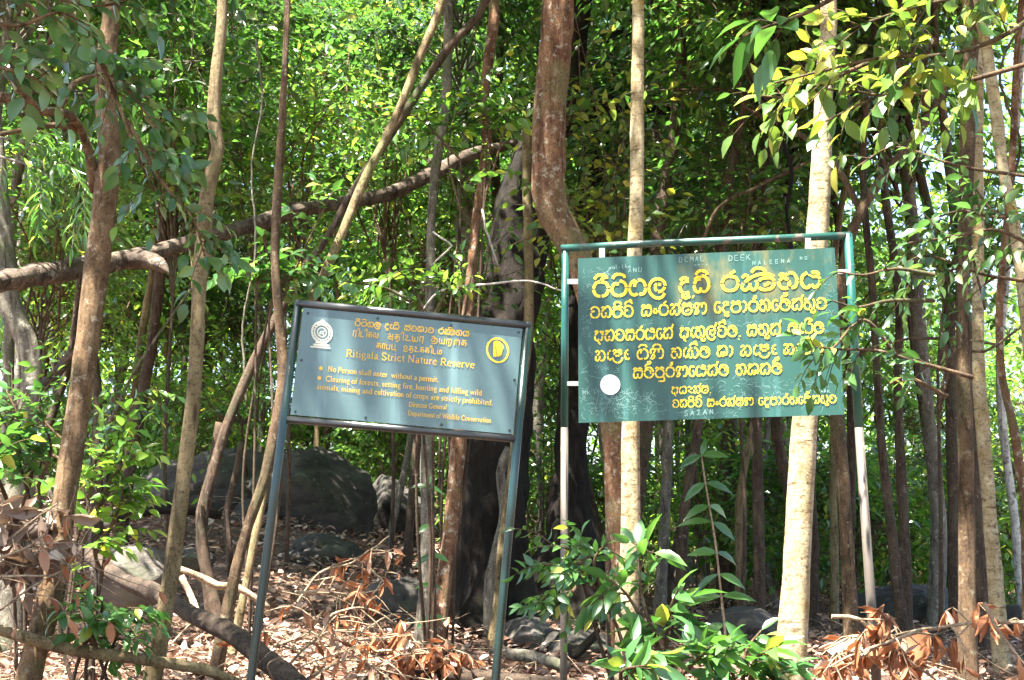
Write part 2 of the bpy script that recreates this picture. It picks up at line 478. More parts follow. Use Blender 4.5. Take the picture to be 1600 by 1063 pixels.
# ------------------------------------------------------------------ stroke lettering
SI = {  # Sinhala letters as brush strokes: width, strokes (x,y with 0..100 the body)
 'ra': (98, ['50,92 22,84 8,50 20,16 50,6 80,16 92,50 80,82 50,92 58,108 76,122']),
 'tta': (98, ['52,72 24,76 8,44 22,14 50,6 80,16 92,48 82,80 54,94']),
 'va': (102, ['10,72 22,90 50,96 82,82 94,48 82,16 50,5 20,14 10,38 24,58 54,58']),
 'na': (110, ['8,82 22,94 36,86', '34,76 14,58 8,32 20,10 40,8 52,24 48,46 38,50', '38,76 56,96 80,93 98,68 98,34 86,10 64,8']),
 'ta': (112, ['8,82 22,94 36,86', '34,76 14,58 8,34 20,12 38,6 56,14 63,36 54,58 36,66', '40,80 58,97 82,94 98,72 101,44 94,16 74,8']),
 'ga': (106, ['40,94 16,78 6,44 16,14 38,6 54,22 52,50', '34,46 40,78 64,94 90,78 98,42 88,14 64,8']),
 'la': (112, ['76,62 46,62 44,36 62,20 86,30 98,58 84,86 54,96 24,84 6,48 16,8 46,-16 78,-14 96,10']),
 'da': (76, ['12,80 36,95 64,84', '66,72 34,70 10,42 22,12 50,2 66,10', '30,0 30,-18 48,-26 66,-14']),
 'ae': (46, ['40,92 20,80 12,42 22,12 40,12 44,24', '36,96 30,84']),
 'aae': (56, ['40,92 20,80 12,42 22,12 44,12 48,24', '16,52 42,56', '40,96 34,84']),
 'aeb': (4, ['-22,4 -24,-14 -10,-24', '0,2 0,-14 14,-22']),
 'dda': (106, ['10,80 30,94 54,84 20,76 8,42 18,12 42,10 52,42', '52,34 60,10 82,12 98,40 92,76 70,98 48,100']),
 'ka': (108, ['8,80 22,94 42,86', '44,70 14,46 8,18 24,6 44,22 48,46', '48,24 62,6 86,12 98,44 86,80 62,92 38,74']),
 'ssa': (106, ['8,80 28,96 52,82 76,96 98,80', '52,76 20,70 8,40 22,12 52,4 84,12 98,42 84,72 52,76', '40,32 56,34 68,48']),
 'kssa': (186, ['8,78 22,93 42,86', '44,70 14,46 8,18 24,6 44,22 48,46', '48,24 62,6 78,12 86,38 80,60', '30,62 62,82 96,94 140,96 176,80', '134,74 104,66 90,38 104,10 134,4 164,14 178,42 164,70 134,74', '122,32 138,34 150,48']),
 'ya': (112, ['36,94 12,76 6,40 20,10 42,8 56,30 56,48', '56,28 72,8 92,16 104,46 92,68 52,70', '50,74 62,94 88,94 98,78']),
 'ja': (104, ['8,80 26,95 50,82 74,95 98,82', '50,72 20,68 8,40 24,10 52,4 82,14 96,44 84,66 58,72']),
 'sa': (106, ['8,78 24,95 50,84 74,95 96,80', '98,70 30,72 10,44 14,12 34,6 48,22 50,46', '50,26 64,6 86,12 98,44 94,70']),
 'nn': (48, ['24,66 8,44 24,20 40,44 24,66']),
 'nna': (130, ['8,12 30,6 46,24 34,46 12,58 14,84 36,94 50,80', '20,22 42,62 62,94 78,84 80,58', '80,76 96,96 116,82 120,40 106,10 82,8']),
 'e': (70, ['60,88 26,92 8,56 14,18 38,4 60,18 60,46 44,56']),
 'pa': (104, ['8,80 24,95 50,82 74,95 98,80', '30,74 8,44 22,12 50,4 82,12 96,44 74,74 30,74']),
 'aa': (52, ['8,92 30,86 42,50 30,14 8,6']),
 'ma': (108, ['14,78 34,95 68,94 94,70 96,30 74,8 42,6 14,24 8,50 20,72 44,78 54,66 54,30', '54,60 68,66 72,40']),
 'a': (106, ['8,80 22,94 40,84 16,62 8,32 20,12 40,10 52,28', '50,88 56,60 52,20 50,-16 68,-22', '66,94 76,76 94,88 88,54 84,20 66,10']),
 'lla': (110, ['8,82 26,96 50,84 74,96 94,82', '94,72 34,74 22,58 42,44 78,50 94,72', '6,32 20,-2 54,-18 88,-4 102,28']),
 'ba': (110, ['40,94 14,74 6,38 20,8 42,12 44,50 38,70', '44,28 56,6 86,10 102,42 90,80 66,96']),
 'ha': (118, ['8,80 24,95 44,84 16,58 8,28 24,6 46,16 50,46', '50,26 64,6 80,20 78,46 60,54', '40,78 68,97 98,84 110,44 98,10']),
 'dha': (110, ['34,94 12,70 6,34 22,6 46,12 52,42', '52,28 66,6 90,12 102,46 90,84 62,96 42,86']),
 'yy': (78, ['8,80 24,92 44,78 66,70 44,54 20,38 40,20 70,10']),
 'i': (0, ['-36,108 -20,128 6,132 30,122 34,108']),
 'ii': (0, ['-36,108 -20,128 6,132 30,124 36,110', '6,132 16,146 30,138 24,122']),
 'hal': (0, ['-40,100 -26,122 6,126 18,142 0,152 -14,138']),
 'half': (0, ['r-16,92 r-8,112 r0,130']),
 'rep': (0, ['-6,112 10,130 34,132', '8,106 30,122']),
 'u': (0, ['r-44,2 r-38,-20 r-12,-22 r-4,-2']),
 'uu': (0, ['r-8,10 r-8,-28 r-64,-30']),
 'co': (26, ['10,10 18,4 8,-24']),
 'do': (24, ['8,4 16,10']),
}
TA = {
 'ra': (46, ['|8,0 8,56 38,56 38,4 32,-14']), 'i': (26, ['-4,58 4,80 18,84 22,64 22,0']), 'da': (46, ['|6,56 6,2 42,2']),
 'ka': (54, ['|4,54 48,54', '|24,54 24,4', '24,28 10,34 5,18 14,8 24,14', '24,28 46,34 48,10 38,2']),
 'la': (66, ['22,22 12,10 4,22 8,44 22,54 32,36 34,8 48,4 58,14 58,56']),
 'a': (60, ['6,48 20,58 30,48 24,32 8,28 10,10 26,4 46,12', '|50,58 50,-16', '|8,30 50,30']),
 'tha': (54, ['|4,54 48,54', '|24,54 24,4', '24,30 10,34 5,18 16,8 24,14', '24,30 48,32 46,2 28,-14 14,-12']),
 'u': (62, ['8,44 18,56 30,44 20,28 10,10 28,4 58,5']), 'ya': (62, ['|6,56 6,10', '6,10 14,2 28,8', '|28,42 28,4 56,4 56,56']),
 'dot': (0, ['-30,72 -26,76']), 'I': (72, ['30,26 18,16 8,30 18,48 44,54 64,36 60,8 40,-4 12,0', '44,54 30,70 6,66', '|40,54 40,10']),
 'rra': (58, ['|6,0 6,46', '6,46 16,56 28,46', '|28,48 28,0', '28,46 42,56 52,44 50,6 38,-12 20,-12']),
 'ai': (74, ['8,12 18,2 22,20 16,40 28,56 40,40 38,6 42,40 54,56 66,40 64,0']), 'aa': (34, ['|6,0 6,56 28,56 28,0']),
 'pa': (48, ['|6,56 6,2 40,2 40,56']), 'pu': (62, ['|6,56 6,2 40,2 40,56', '|40,2 58,2', '|50,2 50,-18']),
 'o': (64, ['24,36 12,28 10,46 26,56 46,46 46,24 26,16 10,2 28,-8 52,-2 60,12']),
 'ma': (58, ['|6,56 6,4 38,4', '38,4 52,12 50,42 36,46 28,30 28,4']),
}
def EN_():
    raw = {
 'i': (24, '9|11,0 11,44;4|2,2 21,2;4|3,42 11,42;9|11,58 11,67'), 'l': (24, '9|11,0 11,68;4|2,2 21,2;4|3,66 11,66'),
 'r': (34, '9|11,0 11,44;4|2,2 21,2;4|3,42 11,42;6~13,28 20,41 31,40'),
 'n': (48, '9|11,0 11,44;4|2,2 20,2;4|3,42 11,42;6~13,34 24,42 33,38 36,28;9|36,30 36,0;4|28,2 45,2'),
 'm': (74, '9|11,0 11,44;4|2,2 20,2;4|3,42 11,42;6~13,34 24,42 33,38 36,28;9|36,30 36,0;4|28,2 45,2;6~38,34 49,42 58,38 61,28;9|61,30 61,0;4|53,2 70,2'),
 'h': (48, '9|11,0 11,68;4|2,2 20,2;4|3,66 11,66;6~13,34 24,42 33,38 36,28;9|36,30 36,0;4|28,2 45,2'),
 'u': (48, '9|11,44 11,14;6~11,16 14,5 24,3 35,12;9|36,44 36,0;4|2,42 11,42;4|28,42 36,42;4|36,2 45,2'),
 'o': (48, '8~24,2 8,10 6,22 10,36 24,42 38,36 42,22 38,10 24,2'), 'e': (45, '5|10,24 38,24;8~38,24 36,38 22,42 10,34 7,20 12,6 26,2 38,9'),
 'c': (42, '8~36,34 26,42 12,36 7,20 13,6 26,2 37,9'),
 'a': (44, '6~10,34 20,42 31,38 32,28;8|32,32 32,6;5~32,6 36,1 42,4;7~32,26 14,20 8,10 14,2 24,4 32,12'),
 's': (38, '7~32,33 22,42 10,36 12,26 28,18 30,8 20,2 8,8'), 't': (30, '8|14,56 14,10;6~14,12 18,3 28,5;4|3,42 27,42'),
 'g': (44, '7~20,42 8,34 10,20 22,16 32,24 30,38 20,42;5|30,40 40,43;6~16,16 10,10 20,4 36,0 38,-12 22,-19 8,-14 10,-4 18,3'),
 'v': (46, '8|8,42 24,2;5|24,2 38,42;4|2,42 16,42;4|31,42 45,42'),
 'w': (68, '8|8,42 22,2;5|22,2 34,40;8|34,42 48,2;5|48,2 60,42;4|2,42 14,42;4|54,42 66,42'),
 'y': (46, '8|8,42 24,2;5|40,42 20,-14;5~20,-14 12,-19 6,-15;4|2,42 16,42;4|32,42 46,42'),
 'p': (48, '9|11,42 11,-18;4|3,-18 20,-18;4|3,42 11,42;7~13,36 26,42 40,34 42,20 36,5 24,2 13,9'),
 'd': (48, '9|37,68 37,0;4|28,66 37,66;4|37,2 45,2;7~35,36 22,42 9,34 6,20 12,5 24,2 35,9'),
 'b': (48, '9|11,68 11,2;4|3,66 11,66;7~13,36 26,42 40,34 42,20 36,5 24,2 13,9'),
 'k': (48, '9|11,68 11,0;4|2,2 20,2;4|3,66 11,66;5|13,18 36,42;8|20,26 38,2;4|30,2 46,2'),
 'f': (30, '8|14,56 14,0;4|4,2 25,2;6~14,54 18,66 30,64;4|3,42 27,42'), ',': (20, '6~8,6 12,0 6,-12'), '.': (20, '10|9,0 9,9'), ' ': (24, ''),
 'C': (64, '9~56,52 40,66 20,60 8,36 16,10 38,0 58,12;5|57,66 57,50'),
 'D': (68, '10|14,0 14,66;4|4,2 20,2;4|4,64 20,64;8~14,64 40,64 58,50 60,28 48,8 30,2 14,2'),
 'G': (70, '9~56,52 40,66 20,60 8,36 16,10 38,0 54,10;5|57,66 57,50;9|54,28 54,4;4|44,29 64,29'),
 'N': (68, '6|12,0 12,66;9|12,66 54,2;6|54,2 54,66;4|3,2 22,2;4|2,64 14,64;4|45,64 64,64'),
 'P': (54, '10|14,0 14,66;4|4,2 26,2;4|4,64 20,64;8~14,64 38,64 48,50 40,34 16,32'),
 'R': (62, '10|14,0 14,66;4|4,2 26,2;4|4,64 20,64;8~14,64 38,64 48,50 40,34 16,32;9|30,32 52,2;4|46,2 62,2'),
 'S': (52, '9~44,54 28,66 10,58 12,42 36,26 44,12 26,0 8,10;5|44,64 44,50;5|8,16 8,2'),
 'W': (86, '9|8,64 26,2;6|26,2 42,60;9|42,64 60,2;6|60,2 76,64;4|0,64 18,64;4|68,64 84,64'),
    }
    out = {}
    for k, (w, s) in raw.items():
        st = []
        for q in s.split(';'):
            if not q: continue
            sm = '~' in q
            wd, pts = q.split('~' if sm else '|')
            st.append((float(wd), sm, np.array([[float(z) for z in p.split(',')] for p in pts.split()])))
        out[k] = (w, st)
    return out
EN = EN_()

def parse_glyph(s, wprev):
    sm = not s.startswith('|')
    pts = []
    for p in s.lstrip('|').split():
        a, b = p.split(',')
        pts.append((wprev + float(a[1:]) if a[0] == 'r' else float(a), float(b)))
    return sm, np.array(pts)

def layout(table, tokens, gap):
    """list of (width, pts) strokes in glyph units and the total advance"""
    x = 0; out = []; px, pw = 0, 100; last = None
    for t in tokens:
        w, strokes = table[t]
        mark = w == 0
        for s in strokes:
            sm, p = parse_glyph(s, pw)
            if mark:
                p = p + np.array((px + (0 if 'r' in s else pw / 2), 0))
            else:
                p = p + np.array((x, 0))
            out.append([sm, p, (px, pw) if mark else (x, w)])
        if not mark:
            px, pw = x, w
            x += w + gap
    return out, x - gap

class Plane:
    def __init__(s, a, b, c):
        s.p = a; s.n = unit(np.cross(b - a, c - a))
        if s.n[1] > 0: s.n = -s.n
    def hit(s, px, py, off=0.0):
        d = at(px, py, 1.0) - np.array((0, 0, CAMZ)); o = np.array((0, 0, CAMZ))
        k = np.dot(s.p + s.n * off - o, s.n) / np.dot(d, s.n)
        return o + d * k

def ribbon(mb, P2, w, pl, off, cut=None):
    """a flat painted stroke on plane pl along photo points P2 (w in photo pixels)"""
    T = unit(np.gradient(P2, axis=0)); Nn = np.stack((-T[:, 1], T[:, 0]), 1)
    A, B = P2 + Nn * w / 2, P2 - Nn * w / 2
    V = [pl.hit(x, y, off) for x, y in np.concatenate((A, B))]
    n = len(P2)
    F = []
    for i in range(n - 1):
        if cut is not None and cut((P2[i] + P2[i + 1]) / 2): continue
        F.append((i, n + i, n + i + 1, i + 1))
    if F: mb.add(V, F)

def put_text(mb, pl, off, strokes, adv, x0, y0, x1, y1, h, wpx, step=4.0, stencil=False, lean=None):
    """strokes laid between photo points (x0,y0) and (x1,y1), body height h pixels"""
    e = np.array((x1 - x0, y1 - y0)) / adv
    un = unit(np.array((x1 - x0, y1 - y0))); up = np.array((un[1], -un[0])) * h / 100.0
    if lean is not None: up = np.array(lean) * h / 100.0
    for k, (sm, p, cell) in enumerate(strokes):
        q = smooth_path(p, step) if sm and len(p) > 2 else smooth_path_lin(p, step)
        if len(q) < 2: continue
        P2 = np.array((x0, y0)) + q[:, :1] * e + q[:, 1:2] * up
        cut = None
        if stencil:
            cx = cell[0] + cell[1] / 2
            keep = np.ones(len(q), bool)
            mid = (q[:-1] + q[1:]) / 2
            bad = (np.abs(mid[:, 0] - cx) < 3.0) | (np.abs(mid[:, 1] - 50) < 3.0)
            runs = []; cur = [0]
            for i in range(len(mid)):
                if bad[i]:
                    if len(cur) > 1: runs.append(cur)
                    cur = [i + 1]
                else:
                    cur.append(i + 1)
            if len(cur) > 1: runs.append(cur)
            for r in runs:
                ribbon(mb, P2[r], wpx, pl, off + .0002 * (k % 4))
        else:
            ribbon(mb, P2, wpx, pl, off + .0002 * (k % 4))

def smooth_path_lin(P, step):
    out = []
    for i in range(len(P) - 1):
        k = max(1, int(np.linalg.norm(P[i + 1] - P[i]) / step + .5))
        for j in range(k): out.append(P[i] + (P[i + 1] - P[i]) * j / k)
    out.append(P[-1])
    return np.array(out)

def put_english(mb, pl, off, text, x0, y0, x1, y1, h, bold=1.0):
    adv = sum(EN[c][0] for c in text)
    e = np.array((x1 - x0, y1 - y0)) / adv
    un = unit(np.array((x1 - x0, y1 - y0))); up = np.array((un[1] * .75, -un[0])) * h / 66.0
    k = 0; x = 0
    for c in text:
        w, st = EN[c]
        for wd, sm, p in st:
            q = smooth_path(p, 6) if sm else smooth_path_lin(p, 40)
            P2 = np.array((x0, y0)) + (q[:, :1] + x) * e + q[:, 1:2] * up
            ribbon(mb, P2, wd * bold * h / 66.0, pl, off + .0002 * (k % 4)); k += 1
        x += w

# ------------------------------------------------------------------ ground
def ground():
    xs = np.concatenate((np.linspace(-90, -9, 18), np.linspace(-8.7, 8.7, 110), np.linspace(9, 90, 18)))
    ys = np.concatenate((np.linspace(-30, 1.5, 12), np.linspace(1.8, 18, 120), np.linspace(18.8, 60, 30), np.linspace(66, 160, 8)))
    X, Y = np.meshgrid(xs, ys)
    Z = ground_z(X, Y)
    near = (np.abs(X) < 9) & (Y > 2) & (Y < 20)
    jit = np.array([[noise.noise((x * 1.3, y * 1.3, 0)) * .07 + noise.noise((x * 4, y * 4, 3)) * .03 for x, y in zip(rx, ry)] for rx, ry in zip(X, Y)])
    Z = Z + jit * near
    V = np.stack((X, Y, Z), -1).reshape(-1, 3)
    nx = len(xs)
    i = np.arange(len(ys) - 1)[:, None] * nx; j = np.arange(nx - 1)[None]
    F = np.stack((i + j, i + j + 1, i + nx + j + 1, i + nx + j), -1).reshape(-1, 4)
    mb = MB(); mb.add(V, F)
    tag(mb.build('ground', M_GROUND), kind='structure', label='brown forest floor of soil and fallen leaves rising to the left')
ground()

# ------------------------------------------------------------------ the two signs
def pix_tube(mb, pts, seg=12, mi=0, step=.05, rough=0, seed=0):
    """pts: (px, py, radius px, depth)"""
    Q = np.array([(*at(x, y, d), r * d / FPX) for x, y, r, d in pts])
    tube(mb, Q[:, :3], Q[:, 3], seg, rough, mi, seed)

def lerp_depth(pl, x, y):
    return float(pl.hit(x, y)[1])

def right_sign():
    A, B, C = at(903, 404, 5.36), at(1304, 387, 5.16), at(904, 661, 5.36)
    pl = Plane(A, B, C)
    base = pl.hit(1105, 1400)
    base[2] = float(ground_z(base[0], base[1]))
    e = empty('sign', base, 'larger green board with big yellow stencilled lettering and a white disc on pipe posts', 'sign')
    d = lambda x, y: lerp_depth(pl, x, y) + .012
    for (x0, y0), (xm, ym), (x1, y1), r0, r1 in (((883, 386), (882, 668), (880, 1260), 6.2, 5.8), ((1325, 366), (1342, 668), (1383, 1260), 6.6, 7.4)):
        mb = MB()
        pts = np.array([(*at(x, y, d(x0, 500)), r * 5.3 / FPX) for x, y, r in ((x0, y0, r0), ((x0 + xm) / 2, (y0 + ym) / 2, r0), (xm, ym, r0))])
        tube(mb, pts[:, :3], pts[:, 3], 14)
        low = np.array([(*at(x, y, d(x0, 500)), r * 5.3 / FPX) for x, y, r in ((xm, ym, r0), (xm * .5 + x1 * .5, ym * .5 + y1 * .5, r1), (x1, y1, r1))])
        tube(mb, low[:, :3], low[:, 3] * .985, 14, mi=1)
        mb.build('post', [M_POSTG, M_POSTW], e)
    mb = MB(); pix_tube(mb, [(877, 388.5, 6.0, d(883, 388)), (1000, 381.5, 6, d(1000, 385)), (1150, 375.5, 6, d(1150, 380)), (1329, 368, 6.2, d(1325, 370))], 14)
    mb.build('top_rail', M_RAIL, e)
    # board: real sheet with thickness
    cs = [(903, 404), (1304, 387), (1320, 648), (904, 661)]
    f = [pl.hit(x, y, .016) for x, y in cs]
    b = [pl.hit(x, y, .012) - pl.n * .001 for x, y in cs]
    mb = MB(); V = f + b
    mb.add(V, [(0, 3, 2, 1), (4, 5, 6, 7), (0, 1, 5, 4), (1, 2, 6, 5), (2, 3, 7, 6), (3, 0, 4, 7)])
    org = f[3]
    bo = mb.build('board', M_BOARDG, None, False, org)
    bo.parent = e; bo.location = tuple(org - np.array(e.location))
    def on_board(name, mb2, mat):
        o = mb2.build(name, mat, None, False, org); o.location = (0, 0, 0); o.parent = bo
        return o
    for x0, y0, x1, y1 in ((886, 436, 908, 444), (886, 596, 908, 603), (936, 388, 945, 408), (1258, 372, 1267, 391), (1301, 421, 1328, 428), (1314, 595, 1336, 602)):
        mb = MB(); p = pl.hit(x0, y0, .006); q = pl.hit(x1, y0, .006); r = pl.hit(x0, y1, .006)
        box(mb, p, q - p, r - p, pl.n * -.004)
        mb.build('bracket', M_GALV, e, False)
    L = MB()
    def word(toks, x0, y0, x1, h, gap=6, w=None):
        w = w or (17.5 if h > 20 else 15)
        sl = -(.042 - (y0 - 395) / 260 * .011)
        st, adv = layout(SI, toks.split(), gap)
        put_text(L, pl, .018, st, adv, x0, y0, x1, y0 + sl * (x1 - x0), h, w * h / 100, 4, True, (-.01, -1))
    word('ra i tta i ga la', 925.5, 465.3, 1043, 26.5)
    word('da aeb dda i', 1060, 459.5, 1109.5, 26.5)
    word('ra kssa i ta ya', 1126, 456.5, 1284, 26.5, 8)
    word('va na ja i va ii', 922, 498, 990, 18.5)
    word('sa nn ra ka half ssa nna', 1001.5, 494.8, 1105, 18.5)
    word('e da pa aa ra rep ta e ma hal na half ta u va', 1115.5, 490, 1292, 18.5)
    word('a na va sa ra ya e na half', 928.5, 534.3, 1052, 18)
    word('a ae ta u la half va ii ma co', 1062, 529.5, 1157, 18)
    word('sa ta u na half', 1167, 525.5, 1220.5, 18)
    word('ma ae ra i ma', 1231, 523, 1288, 18)
    word('ka ae lla aae', 929.5, 565, 984, 17.5)
    word('ga i nna i', 995, 562.5, 1038, 17.5)
    word('ta ae ba ii ma', 1048, 561, 1110, 17.5)
    word('ha aa', 1120, 558, 1146, 17.5)
    word('ka ae lla aae', 1156.5, 557, 1214.5, 17.5)
    word('ka ae pa ii ma', 1224, 554.5, 1287, 17.5)
    word('sa ma hal pa uu ra rep nna e ya na half ma', 989, 592, 1139, 17.5)
    word('ta ha na ma hal do', 1149.5, 587, 1227, 17.5)
    word('a dha yy ka half ssa co', 1049, 616.3, 1111, 12.2)
    word('va na ja i va ii', 1050.5, 637.5, 1097, 12.8)
    word('sa nn ra ka half ssa nna', 1104.5, 636, 1178, 12.8)
    word('e da pa aa ra rep ta e ma hal na half ta u va', 1185, 633.8, 1307, 12.8)
    on_board('lettering', L, M_YEL)
    # white disc
    mb = MB()
    th = np.linspace(0, 2 * math.pi, 41)[:-1]
    c = pl.hit(953.3, 601.3, .0205); V = [pl.hit(953.3 + 15.6 * math.cos(t), 601.3 + 15.6 * math.sin(t), .0205) for t in th]
    V2 = [v - pl.n * .003 for v in V]
    mb.addm(np.array([c] + V + V2), ([(0, 1 + (i + 1) % 40, 1 + i) for i in range(40)], [(1 + i, 1 + (i + 1) % 40, 41 + (i + 1) % 40, 41 + i) for i in range(40)]))
    on_board('disc', mb, M_WHITE)
    # scratched names and marks
    S = MB(); g = np.random.default_rng(3)
    ST = {'D': [(0, 0), (0, 8), (4, 7), (5, 4), (4, 1), (0, 0)], 'C': [(5, 7), (2, 8), (0, 4), (2, 0), (5, 1)], 'M': [(0, 0), (1, 8), (3, 3), (5, 8), (6, 0)],
          'A': [(0, 0), (2.5, 8), (5, 0), (4, 3), (1, 3)], 'L': [(0, 8), (0, 0), (4, 0)], 'E': [(5, 8), (0, 8), (0, 4), (4, 4), (0, 4), (0, 0), (5, 0)],
          'K': [(0, 0), (0, 8), (0, 3), (5, 8), (1.5, 4.5), (5, 0)], 'S': [(5, 7), (1, 8), (1, 5), (5, 3), (4, 0), (0, 1)], 'J': [(0, 8), (5, 8), (3, 8), (3, 1), (0, 1)],
          'N': [(0, 0), (0, 8), (5, 0), (5, 8)], 'U': [(0, 8), (0, 1), (4, 0), (5, 8)], 'a': [(4, 4), (1, 4), (0, 1), (3, 0), (4, 4), (4.5, 0)], 'l': [(1, 8), (1, 0)],
          'i': [(1, 4), (1, 0)], 't': [(1, 7), (1, 0), (3, 0)], 'h': [(0, 8), (0, 0), (1, 4), (3, 4), (3, 0)], 'n': [(0, 4), (0, 0), (1, 4), (3, 4), (3, 0)], 's': [(4, 4), (1, 3), (3, 1), (0, 0)]}
    def scrawl(t, x, y, s, sp, w=.75, sl=-.06):
        for ch in t:
            if ch != ' ':
                p = np.array(ST[ch], float) * s / 8 * np.array((1, -1)) + g.normal(size=(len(ST[ch]), 2)) * .25
                p[:, 0] += x; p[:, 1] += y
                ribbon(S, smooth_path_lin(p, 3), w, pl, .0176)
            x += sp; y += sl * sp
    scrawl('DCMAL', 1061, 410, 8, 8.5); scrawl('DEEK', 1139, 408, 8.5, 9.2); scrawl('ANU', 982, 426, 7, 8); scrawl('salithn', 952, 421, 7, 5)
    scrawl('NALEENA', 1176, 414, 6, 9, .7); scrawl('SAJAN', 1069, 650, 8, 10, 1.3); scrawl('anis', 1085, 416, 5, 6, .6)
    scrawl('NK', 911, 617, 6, 7, .6); scrawl('hAK', 1283, 614, 5, 5, .6); scrawl('ND', 1250, 406, 5, 8, .6)
    for (bx, by, sx, sy, n) in ((945, 628, 40, 22, 70), (1040, 640, 120, 12, 50), (1225, 615, 70, 22, 55), (1290, 500, 14, 60, 26), (915, 520, 9, 80, 34), (1100, 505, 120, 4, 14), (1160, 600, 60, 16, 26), (985, 625, 40, 14, 40), (935, 425, 22, 8, 10), (950, 575, 18, 8, 10)):
        for k in range(n * 2):
            x = bx + g.uniform(-1, 1) * sx; y = by + g.uniform(-1, 1) * sy
            if not (908 < x < 1310 and 412 < y < 654): continue
            m = g.integers(1, 4); a = g.uniform(0, 6.28); p = [(x, y)]
            for q in range(m):
                a += g.normal() * .8; l = g.uniform(1.5, 7)
                nx_, ny_ = p[-1][0] + math.cos(a) * l, p[-1][1] + math.sin(a) * l * .8
                p.append((min(max(nx_, 906), 1312), min(max(ny_, 408), 655)))
            ribbon(S, np.array(p), g.uniform(.14, .38), pl, .0174)
    for p in ([(936, 612), (930, 640)], [(958, 616), (944, 640)], [(1230, 628), (1258, 605)], [(920, 587), (940, 592)]):
        ribbon(S, smooth_path(np.array(p, float), 3), .4, pl, .0174)
    on_board('scratches', S, M_SCR)
right_sign()

